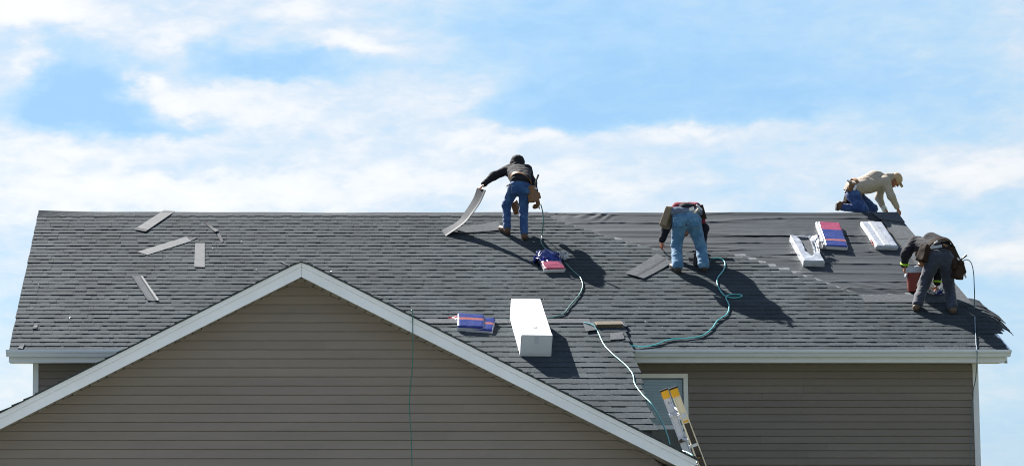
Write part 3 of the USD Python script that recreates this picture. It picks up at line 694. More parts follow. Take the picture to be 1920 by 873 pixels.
obj('end_flap', cat(obox((0, -.003, CH * .55), (1, 0, 0), (0, 1, 0), (0, 0, 1), (cw - .008, .004, CH * .88))), M['carton'], t)
obj('top_flap', cat(obox((0, .03, CH + .003), (1, 0, 0), (0, 1, 0), (0, 0, 1), (cw + .006, .06, .004))), M['carton'], t)
# wood offcut and loose shingle pieces by the seam's right end
p0, p1 = main.P(1116, 610, .05), main.P(1166, 609, .05)
c = (p0 + p1) / 2
t = thing('wood_offcut', 'weathered brown lumber offcut at the top corner of the lower roof', 'wood', c)
obj('board', off(obox(c, p1 - p0, np.cross(porch.n, norm(p1 - p0)), porch.n, (np.linalg.norm(p1 - p0), .13, .085), .006), c), M['wood'], t)
obj('cut_end', off(obox(p1 + np.array([.004, 0, .0]), p1 - p0, np.cross(porch.n, norm(p1 - p0)), porch.n, (.006, .11, .07)), c), M['wrap_tape'], t)
def sheet(pl, corners, h=.012, th=.006, curl=0., n=8):
    """A loose flat piece whose four corners show at these pixels (bottom left, bottom right, top right, top left)."""
    a, b, c, d = (np.array(pl.px(*q, h)) for q in corners)
    acc = Acc(); ts = np.linspace(0, 1, n + 1)
    def P(s, t, dh): q = (a * (1 - s) + b * s) * (1 - t) + (d * (1 - s) + c * s) * t; return pl.pt(*q, h + dh + curl * (s - .5) ** 2 * 4)
    for s0, s1 in zip(ts[:-1], ts[1:]):
        acc.poly([P(s0, 0, th), P(s1, 0, th), P(s1, 1, th), P(s0, 1, th)]); acc.poly([P(s0, 0, 0), P(s0, 1, 0), P(s1, 1, 0), P(s1, 0, 0)])
        acc.poly([P(s0, 0, 0), P(s1, 0, 0), P(s1, 0, th), P(s0, 0, th)]); acc.poly([P(s1, 1, 0), P(s0, 1, 0), P(s0, 1, th), P(s1, 1, th)])
    acc.poly([P(0, 1, 0), P(0, 0, 0), P(0, 0, th), P(0, 1, th)]); acc.poly([P(1, 0, 0), P(1, 1, 0), P(1, 1, th), P(1, 0, th)])
    return acc.mesh()
def mixc(c, s, t): a, b, d, e = (np.array(q, float) for q in c); return tuple((a * (1 - s) + b * s) * (1 - t) + (e * (1 - s) + d * s) * t)
def loose(label, corners, m='shingle_grey', curl=0., h=.014, band=None, pl=main, name='loose_shingle', group=None, bm='shingle_back'):
    c = pl.P(*mixc(corners, .5, .5)); t = thing(name, label, 'shingle', c, group)
    obj('shingle_sheet', off(sheet(pl, corners, h, .006, curl), c), M[m], t)
    if band: obj('seal_strip', off(sheet(pl, [mixc(corners, 0.01, band[0]), mixc(corners, .99, band[0]), mixc(corners, .99, band[1]), mixc(corners, 0.01, band[1])], h + .006, .002, curl), c), M[bm], t)
    return t
loose('pale upturned shingle strip reaching up to the ridge on the left', [(252, 430), (273, 434), (328, 396.5), (308, 394)], 'shingle_pale', .0, h=.022, band=(.0, .10), bm='shingle_back')
loose('long grey shingle strip lying aslant below the ridge on the left', [(258, 472), (276, 478), (359, 452), (349, 444)], 'shingle_pale', .0)
loose('dark curled shingle scrap at the tip of the long slanting strip', [(350, 450), (357, 452), (370, 446), (366, 444)], 'shingle_grey', .0)
loose('thin crooked dark shingle sliver on the left slope', [(405, 436), (415, 455), (419, 453), (411, 434)], 'shingle_back', .0)
loose('thin grey shingle sliver running up from the crooked one', [(381, 416), (404, 437), (410, 434), (388, 417)], 'shingle_back', .02)
loose('pale narrow shingle piece lying straight up the slope', [(364, 501), (384, 502), (384, 456), (366, 456)], 'shingle_pale', .0, band=(.02, .05))
loose('speckled grey shingle strip with a pale edge above the gable', [(277, 564), (297, 564), (265, 517), (247, 518)], 'shingle_grey', .01)
loose('pale edge strip broken off beside the speckled shingle strip', [(292, 564), (298, 563), (267, 518), (262, 518)], 'shingle_pale', .01, h=.022, name='edge_strip')
loose('small lifted shingle tab low on the left slope', [(61, 616), (70, 615), (71, 606), (65, 606)], 'shingle_grey', .0, h=.02, band=(.3, .5), bm='nail_strip')
loose('small bent shingle chip right above the left gutter', [(33, 652), (42, 654), (47, 644), (40, 645)], 'shingle_grey', .0, h=.02, band=(.1, .3), bm='nail_strip')
loose('flat grey shingle under the curved one held by the hooded roofer', [(859, 438), (946, 431), (933, 416), (856, 427)], 'shingle_grey', .01, h=.02)
loose('two tone shingle with pale line left of the roofer in light jeans', [(1207, 523), (1261, 493), (1232, 476), (1172, 513)], 'shingle_grey', .01, h=.02, band=(.40, .54), bm='shingle_back')
loose('long dark shingle being nailed beside the light jeans', [(1285, 481), (1370, 480), (1366, 474), (1285, 474)], 'shingle', .0, h=.05)
loose('square grey shingle patch left of the wood offcut', [(1099, 621), (1118, 618), (1114, 603), (1093, 606)], 'shingle_grey', .0, h=.06, pl=porch)
loose('square grey shingle patch below the wood offcut', [(1144, 637), (1171, 635), (1167, 622), (1144, 624)], 'shingle_grey', .0, h=.045, pl=porch)
loose('grey starter sheet lying over the ridge end under the kneeling man', [(1650, 411), (1697, 417), (1683, 398), (1634, 398)], 'shingle_grey', .0, h=.03)
# white scraps scattered over the shingles
for k, (x, y, where) in enumerate([(208, 600, 'low on the left slope between gutter and gable'), (452, 452, 'high on the left slope, right of the upright shingle piece'), (399, 465, 'just right of the upright shingle piece'), (131, 595, 'near the bottom left corner above the gutter'),
        (480, 505, 'left of the gable peak, far out from it'), (620, 508, 'close by the right side of the gable peak'), (534, 503, 'on the rake just left of the gable peak'), (150, 440, 'high near the left rake edge'), (1020, 560, 'just right of the carton top'),
        (1090, 600, 'just above the seam strip left of the wood offcut'), (1242, 614, 'just above the teal hose near the eave'), (1210, 602, 'right of the wood offcut, above the hose end'), (1376, 643, 'just above the right gutter below the long shadow'), (72, 533, 'halfway down the left rake edge')]):
    c = main.P(x, y, .03); s = rng.uniform(.009, .015); a_ = rng.uniform(0, 3)
    o = obj('film_scrap', flap([c + s * (math.cos(a_ + q) * np.array([1, 0, 0]) + math.sin(a_ + q) * main.up) for q in (0, 1.3, 3.1, 4.6)], .01, 60 + k, 4), M['wrap_w'])
    tag(o, 'tiny white scrap ' + where, 'scrap', 'white scraps on the roof')
s_ = main.P(524, 493, .03)
tag(obj('metal_strip', sheet(main, [(538, 496.5), (541, 496), (527, 490.3), (524, 490.3)], .02, .004), M['shingle_pale']), 'thin pale metal strip left of the gable peak', 'metal strip')

# ---- hoses
def hosemat(n, c): return mat(n, c, .35, .08, 4., coat_weight=.3)
M['hose_green'] = hosemat('hose_green', lin(34, 96, 86)); M['hose_teal'] = hosemat('hose_teal', lin(70, 165, 165)); M['hose_pale'] = hosemat('hose_pale', lin(112, 178, 178)); M['hose_grey'] = hosemat('hose_grey', lin(80, 100, 112))
def hose(label, pts, m, r=.009, n=8):
    o = obj('air_hose', tube(spline(pts, n), r, 8), M[m], smooth=True); tag(o, label, 'hose'); return o
R = lambda x, y, h=.03: main.P(x, y, h)
Q = lambda x, y, h=.045: porch.P(x, y, h)
D1 = droof(982, 447)
hose('green air hose dropping from the hooded roofer\'s nail gun', [at(1014, 383, D1), at(1018, 400, D1 - .05), at(1018.5, 420, D1 - .12), R(1016, 440, .05), R(1014.5, 452), R(1019, 462), R(1032, 473)], 'hose_green', .009)
hose('green air hose curving from the red bundle down behind the carton', [R(1058, 491), R(1073, 506), R(1088, 520), R(1092.5, 535), R(1087, 551), R(1070, 571), R(1057, 587), R(1040, 594), R(1015, 597), R(985, 598, .04), R(950, 599, .04), R(924, 601, .04)], 'hose_green', .010)
hose('teal air hose looping down beside the light jeans to the eave', [R(1332, 484, .06), R(1350, 484, .05), R(1359, 492), R(1357, 505), R(1345, 522), R(1347, 538), R(1358, 553), R(1375, 558), R(1390, 555.5), R(1388, 552), R(1368, 552), R(1361, 558), R(1367, 572), R(1363, 588), R(1345, 601), R(1335, 615), R(1318, 628), R(1295, 633), R(1255, 636), R(1230, 645), R(1205, 649), R(1176, 646, .05)], 'hose_teal', .0095, 7)
hose('pale teal air hose crossing the lower roof and hanging past the window', [Q(1095, 604, .07), Q(1112, 609, .08), Q(1121, 622), Q(1133, 646), Q(1150, 664), Q(1172, 683), Q(1186, 700), Q(1190, 718), Q(1203, 737), Q(1222, 757), at(1237, 783, porch.P(1222, 757)[1] - .15), at(1248, 806, porch.P(1222, 757)[1] - .3), at(1256, 834, porch.P(1222, 757)[1] - .4), at(1262, 880, porch.P(1222, 757)[1] - .45)], 'hose_pale', .0095)
D4 = droof(1786, 583)
hose('grey air hose arching from the right roofer and down the corner', [at(1806, 489, D4), at(1812, 486.5, D4 - .03), at(1820, 491, D4 - .08), at(1825, 508, D4 - .15), at(1827, 540, D4 - .25), R(1827.5, 575), R(1828, 600), R(1829, 625), R(1831, 652), at(1832, 659, DE - .11), at(1832, 672, DE - .115), at(1831, 690, DE - .1), at(1829, 712, DE), at(1825, 730, DE + .25), at(1824.5, 745, DE + .3), at(1822, 770, DE + .33), at(1821, 880, DE + .33)], 'hose_grey', .007)
hose('thin green hose hanging down in front of the gable wall', [at(770.5, 583, GD + .06), at(772, 581, GD - .02), at(773.5, 590, GD - .03), at(774, 640, GD - .03), at(773, 690, GD - .03), at(768.5, 735, GD - .03), at(768, 770, GD - .03), at(771, 820, GD - .03), at(773, 900, GD - .03)], 'hose_green', .0062)
LD = GD + .10
hose('short teal hose end at the foot of the rake by the ladder', [at(1280, 845, LD + .3), at(1290, 848, LD + .2), at(1299, 853.5, LD + .1)], 'hose_pale', .011)
hose('teal hose hanging under the eave behind the ladder', [at(1304, 862, LD + .5), at(1308, 868, LD + .4), at(1313, 880, LD + .36), at(1316, 900, LD + .36)], 'hose_teal', .013)

# ---- ladder
M['lad_cream'] = mat('ladder_cream', lin(228, 214, 186), .5, .06, 5.); M['lad_alu'] = mat('ladder_metal', lin(200, 203, 212), .4, .06, 6., metallic=.2)
M['lad_yellow'] = mat('ladder_yellow', lin(225, 165, 20), .5, .12, 9.); M['lad_black'] = mat('ladder_black', lin(58, 48, 42), .6, .1); M['rubber'] = mat('rubber', (.02, .02, .02), .8)
t0, t1 = at(1262, 727, LD), at(1317, 873, LD)
axis = norm(t0 - t1); foot = t1 - axis * (t1[2] / axis[2]); LL = (t0 - foot) @ axis
perp = norm(np.cross([0, 1, 0], axis)); YV = np.array([0, 1.0, 0])
t = thing('extension_ladder', 'extension ladder with yellow caps leaning on the gable eave', 'ladder', foot)
SP = .46
def lad(name, s0, s1, y, wperp, wy, m, parent=t, dp=0.):
    return obj(name, off(obox(foot + axis * (s0 + s1) / 2 + YV * y + perp * dp, axis, perp, YV, (s1 - s0, wperp, wy), min(.004, wy * .3)), foot), M[m], parent)
rl = lad('rail', 0, LL - .09, 0, .082, .022, 'lad_cream')
for dp in (-.036, .036): lad('rail_flange', 0, LL - .095, -.018, .010, .018, 'lad_cream', rl, dp)
lad('dark_panel', .0, LL - .42, -.0125, .058, .004, 'lad_black', rl)
for s in (LL - .405, LL - .83): lad('yellow_band', s, s + .018, -.0145, .060, .006, 'lad_yellow', rl)
rl2 = lad('rail', 0, LL - .09, SP, .082, .022, 'lad_alu')
for dp in (-.036, .036): lad('rail_flange', 0, LL - .095, SP - .018, .010, .018, 'lad_alu', rl2, dp)
for y in (0, SP):
    cp = lad('end_cap', LL - .10, LL - .008, y - .006, .084, .045, 'lad_yellow')
    lad('cap_pad', LL - .01, LL + .012, y - .004, .10, .05, 'rubber', cp)
s = LL - .30
while s > .2:
    obj('rung', off(tube([foot + axis * s + YV * .008, foot + axis * s + YV * (SP - .008)], .017, 8), foot), M['lad_alu'], t); s -= .305
for s in (LL - .30, LL - .61, LL - .92): lad('rung_bracket', s - .02, s + .02, SP - .02, .094, .05, 'lad_black' if s < LL - .5 else 'lad_alu')
obj('rope_brace', off(tube([foot + axis * (LL - .15) + YV * (SP - .02), foot + axis * (LL - .30) + YV * .06], .010, 6), foot), M['lad_alu'], t)
lad('rail_hook', LL - .36, LL - .30, .0, .10, .03, 'lad_alu', t, -.012)
lad('rail_hook', LL - .70, LL - .66, .0, .10, .03, 'lad_alu', t, -.010)
obj('eave_hook', off(obox(at(1301, 855.5, LD), (1, 0, .1), YV, (0, 0, 1), (.17, .05, .022), .004), foot), M['rubber'], t)

# ------------------------------------------------------------------ people
def surface_net(fn, lo, hi, h):
    """A smooth closed surface around fn < 0 (naive surface nets)."""
    lo = np.asarray(lo, float); n = np.ceil((np.asarray(hi) - lo) / h).astype(int) + 1
    ax = [lo[k] + h * np.arange(n[k]) for k in range(3)]
    P = np.stack(np.meshgrid(*ax, indexing='ij'), -1).astype(np.float32)
    V = fn(P); I = V < 0
    n = np.array(V.shape); c = n - 1
    corners = [(a, b, d) for a in (0, 1) for b in (0, 1) for d in (0, 1)]
    sl = lambda A, o: A[o[0]:o[0] + c[0], o[1]:o[1] + c[1], o[2]:o[2] + c[2]]
    cnt = sum(sl(I, o).astype(np.int8) for o in corners); act = (cnt > 0) & (cnt < 8)
    S = np.zeros((*c, 3)); K = np.zeros(c)
    for i, a in enumerate(corners):
        for b in corners[i + 1:]:
            d = np.subtract(b, a)
            if np.abs(d).sum() != 1: continue
            va, vb_ = sl(V, a), sl(V, b); cr = (va < 0) != (vb_ < 0)
            tt = np.where(cr, va / np.where(cr, va - vb_, 1), 0)
            for k in range(3): S[..., k] += np.where(cr, a[k] + tt * d[k], 0)
            K += cr
    idx = -np.ones(c, int); idx[act] = np.arange(act.sum())
    base = np.stack(np.meshgrid(*[np.arange(x) for x in c], indexing='ij'), -1)
    verts = lo + h * (base[act] + S[act] / K[act][:, None])
    faces = []
    for k in range(3):
        u, v = (k + 1) % 3, (k + 2) % 3
        A = [slice(1, -1)] * 3; A[k] = slice(0, -1); B = list(A); B[k] = slice(1, None)
        a, b = I[tuple(A)], I[tuple(B)]; q = np.argwhere(a != b)
        if not len(q): continue
        off_ = np.array([1, 1, 1]); off_[k] = 0; q0 = q + off_
        flip = a[tuple(q.T)]
        def g(du, dv):
            r = q0.copy(); r[:, u] -= du; r[:, v] -= dv; return idx[tuple(r.T)]
        quad = np.stack([g(0, 0), g(1, 0), g(1, 1), g(0, 1)], 1)
        quad = np.where(flip[:, None], quad, quad[:, ::-1])
        faces += [quad[:, [0, 1, 2]], quad[:, [0, 2, 3]]]
    return verts, np.vstack(faces)
def capsules(prims, k=.03, folds=0., ffr=(9, 9, 9), seed=0, cut=()):
    """Distance to tapered limbs blended together, with cloth folds."""
    def fn(P):
        out = None
        for pr in prims:
            a, b, ra, rb = pr[:4]; a, b = np.asarray(a, np.float32), np.asarray(b, np.float32); ba = b - a; L = float(ba @ ba) + 1e-9
            t = np.clip((P - a) @ ba / L, 0, 1)
            d = np.linalg.norm(P - a - t[..., None] * ba, axis=-1) - (ra + t * (rb - ra))
            if out is None: out = d
            else:
                hh = np.clip(.5 + .5 * (d - out) / k, 0, 1); out = d * (1 - hh) + out * hh - k * hh * (1 - hh)
        if folds:
            near = np.abs(out) < .06; q = P[near]
            w = meshkit.fbm(q * np.array(ffr) + 7 * seed, 3, seed)
            r = 1 - np.abs(2 * meshkit.noise(q * np.array(ffr) * 1.4 + 3 * w[:, None] + seed, seed + 5) - 1)
            out[near] += folds * ((w - .5) * 1.2 - (r ** 3) * .7 + .2)
        for (c, r) in cut: out = np.maximum(out, r - np.linalg.norm(P - np.asarray(c, np.float32), axis=-1))
        return out
    return fn
def net(prims, h=.014, **kw):
    pts = np.array([p for pr in prims for p in pr[:2]]); r = max(max(pr[2:4]) for pr in prims) + .05
    return surface_net(capsules(prims, **kw), pts.min(0) - r, pts.max(0) + r, h)
def sph(c, r, seg=14): return Manifold.sphere(float(r), seg).translate(tuple(map(float, c)))
def hull(*s): return Manifold.batch_hull(list(s))
def bone(a, b, ra, rb, seg=14): return hull(sph(a, ra, seg), sph(b, rb, seg))
def union(ms): return Manifold.batch_boolean(ms, manifold3d.OpType.Add)
def tomesh(m): q = m.to_mesh(); return np.array(q.vert_properties[:, :3], float), np.array(q.tri_verts)
def hand(w, d, pn, side, curl=.5, s=1.0):
    """Palm, four bent fingers and a thumb. d: the way the hand points, pn: palm side, side: towards the thumb."""
    d, pn = norm(d), np.asarray(pn, float); pn = norm(pn - d * (pn @ d)); sd = np.cross(pn, d); sd = sd if sd @ np.asarray(side) > 0 else -sd
    L = .085 * s; pal = [w + d * .015 + sd * .018, w + d * .015 - sd * .018, w + d * L + sd * .034, w + d * L - sd * .032, w + d * L * .5 + sd * .03]
    out = [hull(*[sph(p, .0135 * s, 10) for p in pal])]
    for k, (o, l) in enumerate(((.030, .072), (.010, .080), (-.011, .075), (-.031, .060))):
        p = w + d * L + sd * o; c = curl * (1 + .12 * k); dirv = norm(d + sd * o * 2.2)
        for j, fr in enumerate((.45, .32, .25)):
            a = c * (.5 + .5 * j); dv = norm(dirv * math.cos(a) + pn * math.sin(a)); q = p + dv * l * fr * s
            out.append(bone(p, q, (.0098 - .0012 * j) * s, (.0088 - .0012 * j) * s, 8)); p = q; dirv = dv
    p = w + d * .03 + sd * .03; dv = norm(sd * .8 + d * .6 + pn * .25)
    for l, r in ((.040, .0115), (.032, .0095)):
        q = p + dv * l * s; out.append(bone(p, q, r * s, r * .85 * s, 8)); p = q; dv = norm(d * .8 + sd * .2 + pn * (.3 + curl * .5))
    return out
def head(c, f, u, s=1.0):
    f = norm(f); u = np.asarray(u, float); u = norm(u - f * (u @ f)); l = np.cross(u, f)
    P = lambda a, b, d: c + s * (f * a + l * b + u * d)
    ms = [hull(sph(P(-.022, 0, .030), .078 * s, 18), sph(P(.022, 0, .030), .070 * s, 18), sph(P(.035, 0, -.005), .058 * s, 16)),
          hull(sph(P(.04, .025, -.04), .032 * s), sph(P(.04, -.025, -.04), .032 * s), sph(P(.062, 0, -.088), .024 * s), sph(P(-.01, .045, -.05), .026 * s), sph(P(-.01, -.045, -.05), .026 * s)),
          hull(sph(P(.092, 0, .018), .010 * s, 8), sph(P(.116, 0, -.022), .012 * s, 8), sph(P(.098, .014, -.028), .009 * s, 8), sph(P(.098, -.014, -.028), .009 * s, 8)),
          hull(sph(P(.080, .034, .026), .011 * s, 8), sph(P(.080, -.034, .026), .011 * s, 8)),
          hull(sph(P(.090, .017, -.058), .007 * s, 8), sph(P(.090, -.017, -.058), .007 * s, 8), sph(P(.095, 0, -.055), .008 * s, 8)), hull(sph(P(.084, .014, -.068), .008 * s, 8), sph(P(.084, -.014, -.068), .008 * s, 8))]
    for b in (-1, 1): ms.append(hull(sph(P(-.005, .076 * b, .02), .012 * s, 8), sph(P(-.012, .080 * b, -.005), .016 * s, 8), sph(P(0, .074 * b, -.03), .009 * s, 8)))
    return ms
M['skin'] = mat('skin', lin(140, 90, 66), .55, .1, 20., subsurface_weight=.1)
def cloth(n, c, var=.2, sc=9., rough=.85, **k): return mat(n, c, rough, var, sc, bump=.006, bscale=45., specular_ior_level=.2, **k)
def denim(n, c, worn):
    N = {'g': ('geometry', {}), 'n': ('noise_texture', {'scale': 7.0, 'detail': 5.0, 'roughness': .65}), 'w': ('noise_texture', {'scale': 90.0, 'detail': 2.0}), 'r': ('rgb_ramp', {'ramp': [(0, c), (.45, c), (.75, worn), (1, worn)]}),
         'm': ('mix', {'mix_type': 'multiply', 'fac': .35}), 'b': ('bump', {'strength': .6, 'distance': .004, 'use_object_space': False}), 'p': ('principled_bsdf', {'roughness': .85, 'sheen_weight': .15})}
    return usdkit.material(stage, f'/World/Looks/{n}', N, [('g.position', 'n.vector'), ('g.position', 'w.vector'), ('n.fac', 'r.fac'), ('r.color', 'm.color1'), ('w.color', 'm.color2'), ('m.color', 'p.base_color'), ('w.fac', 'b.height'), ('b.normal', 'p.normal')], surface='p.BSDF')
M['denim_dark'] = denim('denim_dark', lin(24, 64, 114), lin(66, 110, 156)); M['denim_light'] = denim('denim_light', lin(64, 110, 146), lin(108, 152, 184)); M['denim_grey'] = denim('denim_grey', lin(30, 36, 50), lin(50, 60, 82)); M['denim_mid'] = denim('denim_mid', lin(22, 56, 112), lin(64, 104, 160))
M['black_cloth'] = cloth('black_cloth', lin(30, 30, 36)); M['navy_cloth'] = cloth('navy_cloth', lin(24, 26, 34)); M['maroon'] = cloth('maroon_cloth', lin(118, 44, 56)); M['grey_shirt'] = cloth('grey_shirt', lin(92, 104, 122)); M['beige_shirt'] = cloth('beige_shirt', lin(158, 148, 134), .08)
M['leather'] = mat('leather', lin(116, 80, 48), .6, .25, 10., bump=.004, bscale=30.); M['leather_dark'] = mat('leather_dark', lin(46, 35, 28), .85, .25, 10., bump=.004, bscale=30., specular_ior_level=.15); M['canvas_tan'] = mat('canvas_tan', lin(116, 99, 74), .8, .2, 9., bump=.004, bscale=40.)
M['boot'] = mat('boot_leather', lin(74, 50, 32), .65, .25, 14.); M['boot_dark'] = mat('boot_dark', lin(40, 34, 30), .6, .2, 12.); M['sole'] = mat('boot_sole', (.02, .018, .016), .8); M['boot_light'] = mat('boot_light', lin(74, 58, 42), .7, .25, 14.)
M['steel'] = mat('steel', (.5, .5, .52), .35, .1, 9., metallic=.8); M['tool_dark'] = mat('tool_dark', (.03, .03, .032), .45, .15, 9.); M['cap_cloth'] = cloth('cap_cloth', lin(176, 152, 120), .1); M['hivis'] = mat('hivis_cuff', lin(170, 215, 60), .7); M['red_plastic'] = mat('red_plastic', lin(100, 24, 10), .45, .1, 5.); M['lid_white'] = mat('lid_white', lin(150, 155, 162), .5, .08, 9.); M['hair'] = mat('hair', (.02, .016, .012), .7); M['glove'] = mat('glove', lin(205, 205, 200), .8, .1)

class Person:
    def __init__(s, label, loc): s.t = thing('person', label, 'person', loc); s.o = np.asarray(loc, float)
    def part(s, name, mesh, m, parent=None, smooth=True, **kw): return obj(name, off(mesh, s.o), M[m], parent or s.t, smooth=smooth, **kw)
    def body(s, J, hands, hd):
        b = [bone(J['kL'], J['aL'], .05, .038), bone(J['hL'], J['kL'], .07, .052), bone(J['kR'], J['aR'], .05, .038), bone(J['hR'], J['kR'], .07, .052), hull(sph(J['hL'], .08), sph(J['hR'], .08), sph(J['waist'], .09)),
             bone(J['waist'], J['chest'], .09, .10), hull(sph(J['chest'], .10), sph(J['sL'], .05), sph(J['sR'], .05)), bone(J['chest'], J['neck'], .08, .05), bone(J['neck'], J['head'], .05, .052),
             bone(J['sL'], J['eL'], .05, .04), bone(J['eL'], J['wL'], .04, .028), bone(J['sR'], J['eR'], .05, .04), bone(J['eR'], J['wR'], .04, .028)]
        for a, t_ in (('aL', 'tL'), ('aR', 'tR')): b.append(bone(J[a] - [0, 0, .02], J[a] * .45 + J[t_] * .55 + [0, 0, .02], .030, .018))
        m = union(b).refine_to_length(.045); v, f = tomesh(m); tm = trimesh.Trimesh(v, f, process=False); trimesh.smoothing.filter_taubin(tm, iterations=6)
        m2 = Manifold(manifold3d.Mesh(np.array(tm.vertices, np.float32), np.array(tm.faces, np.uint32)))
        extra = [x for h_ in hands for x in hand(*h_)] + head(*hd)
        m2 = union([m2 if m2.status() == manifold3d.Error.NoError else union(b)] + extra)
        s.part('body', tomesh(m2), 'skin', smooth=50)
    def boots(s, J, n, m, sole='sole'):
        for a, t_ in (('aL', 'tL'), ('aR', 'tR')):
            heel = J['h' + 'ee' + a[1]]; d = norm(J[t_] - heel)
            pr = [(J[a], heel + n * .05 - d * .0, .054, .046), (heel + n * .042, J[t_] - d * .03 + n * .036, .045, .040), (heel + n * .04 + d * .10, J[t_] + n * .032, .045, .036)]
            bt = s.part('boot', net(pr, .011, k=.03), m)
            s.part('sole', tomesh(hull(*[sph(q, .014, 10) for q in (heel - d * .035 + n * .012 + np.cross(n, d) * .03, heel - d * .035 + n * .012 - np.cross(n, d) * .03, J[t_] + n * .012 + np.cross(n, d) * .022, J[t_] + n * .012 - np.cross(n, d) * .022, (heel + J[t_]) / 2 + d * .05 + n * .012 + np.cross(n, d) * .04, (heel + J[t_]) / 2 + d * .05 + n * .012 - np.cross(n, d) * .04)])), sole, bt, smooth=30)
def pouch(a, b, w, t, d):
    """A hanging leather bag from a (top) to b (bottom), w wide along d, t thick."""
    dn = norm(b - a); d = norm(d - dn * (d @ dn)); q = np.cross(dn, d)
    pts = [a + d * w * .42 + q * t * .4, a - d * w * .42 + q * t * .4, a + d * w * .42 - q * t * .4, a - d * w * .42 - q * t * .4, b + d * w * .5 + q * t * .5, b - d * w * .5 + q * t * .5, b + d * w * .5 - q * t * .5, b - d * w * .5 - q * t * .5]
    m = hull(*[sph(p, .014, 8) for p in pts]).refine_to_length(.03); v, f = tomesh(m)
    return v + (meshkit.fbm(v * 14, 2, 3)[:, None] - .5) * .02 * d, f
def belt(c, ax, ex, rx, ey, ry, hgt, th=.012, n=40):
    """A flat band round the waist."""
    ax = norm(ax); a = np.linspace(0, 2 * np.pi, n, endpoint=False); acc = Acc(); ring = [c + ex * rx * math.cos(q) + ey * ry * math.sin(q) for q in a]; nr = [norm(ex * math.cos(q) / rx + ey * math.sin(q) / ry) for q in a]
    for i in range(n):
        j = (i + 1) % n
        for (o0, h0, o1, h1) in ((th, -1, th, 1), (th, 1, 0, 1), (0, 1, 0, -1), (0, -1, th, -1)):
            acc.poly([ring[i] + nr[i] * o0 + ax * h0 * hgt / 2, ring[j] + nr[j] * o0 + ax * h0 * hgt / 2, ring[j] + nr[j] * o1 + ax * h1 * hgt / 2, ring[i] + nr[i] * o1 + ax * h1 * hgt / 2])
    return fix(acc.mesh())
def nail_gun(label, c, nose, handle, m1='tool_dark', m2='tool_dark', s=1.0):
    """Coil nailer: body towards its nose, handle, round magazine, nose piece."""
    nose, handle = norm(nose), np.asarray(handle, float); handle = norm(handle - nose * (handle @ nose)); sd = np.cross(nose, handle)
    t = thing('nail_gun', label, 'nail gun', c); L = np.asarray(c, float)
    obj('body', off(tomesh(union([bone(L - nose * .07 * s, L + nose * .06 * s, .048 * s, .04 * s), hull(sph(L - nose * .10 * s, .05 * s), sph(L - nose * .085 * s, .055 * s))])), L), M[m1], t, smooth=40)
    obj('handle', off(tomesh(bone(L - nose * .03 * s, L - nose * .01 * s + handle * .20 * s, .026 * s, .022 * s)), L), M[m2], t, smooth=40)
    mg = L + nose * .10 * s + handle * .09 * s
    obj('magazine', off(tomesh(hull(sph(mg + sd * .03 * s, .05 * s), sph(mg - sd * .03 * s, .05 * s))), L), M[m1], t, smooth=40)
    obj('nose', off(tomesh(bone(L + nose * .05 * s, L + nose * .16 * s, .025 * s, .012 * s, 10)), L), M['steel'], t, smooth=40); return t
def hammer(label, p0, p1, m='tool_dark', head_at=None):
    """Handle from p0 to p1 with its head at p0."""
    t = thing('hammer', label, 'hammer', p0); d = norm(np.asarray(p1) - p0); x = norm(np.cross(d, [0.1, 1, 0.2]))
    obj('handle', off(tube([p0, p0 + (p1 - p0) * .55, p1], [.011, .013, .017], 8), p0), M[m], t, smooth=40)
    obj('hammer_head', off(cat(obox(p0, x, d, np.cross(x, d), (.12, .032, .03), .006)), p0), M['steel'], t); return t

def plankfoot(px, py, ang, lift=.016):
    """Heel on the shingles at a pixel, toe up the slope turned by ang."""
    h = main.P(px, py, .02); d = norm(main.up * math.cos(ang) + np.array([math.sin(ang), 0, 0]))
    return h, h + d * .19
NZ = main.n
def legs(J, hp, k=1.0, top=.125, thigh=.098, knee=.074, shin=.07, cuff=.068):
    p = [(J['hL'], J['hR'], .118 * k, .118 * k), (J['waist'] + (J['hL'] - J['hR']) * .28, J['waist'] - (J['hL'] - J['hR']) * .28, .10 * k, .10 * k), (J['waist'], (J['hL'] + J['hR']) / 2, .12 * k, .12 * k)]
    for s_ in 'LR': p += [(J['h' + s_], J['k' + s_], thigh * k * 1.08, knee * k), (J['k' + s_], J['a' + s_] + (J['k' + s_] - J['a' + s_]) * .02, shin * k, cuff * k)]
    return p
def top(J, k=1.0, r=.125, sl=.072, el=.058, wr=.045, stop=.93):
    lr = (J['hL'] - J['hR']) * .32
    p = [(J['waist'] + lr, J['sL'] * .75 + J['chest'] * .25, r * .92 * k, r * .82 * k), (J['waist'] - lr, J['sR'] * .75 + J['chest'] * .25, r * .92 * k, r * .82 * k), (J['waist'], J['chest'], r * k, r * 1.08 * k), (J['sL'], J['sR'], .075 * k, .075 * k), (J['chest'], J['neck'], .10 * k, .065 * k)]
    for s_ in 'LR': p += [(J['s' + s_], J['e' + s_], sl * k, el * k), (J['e' + s_], J['e' + s_] + (J['w' + s_] - J['e' + s_]) * stop, el * k, wr * k)]
    return p

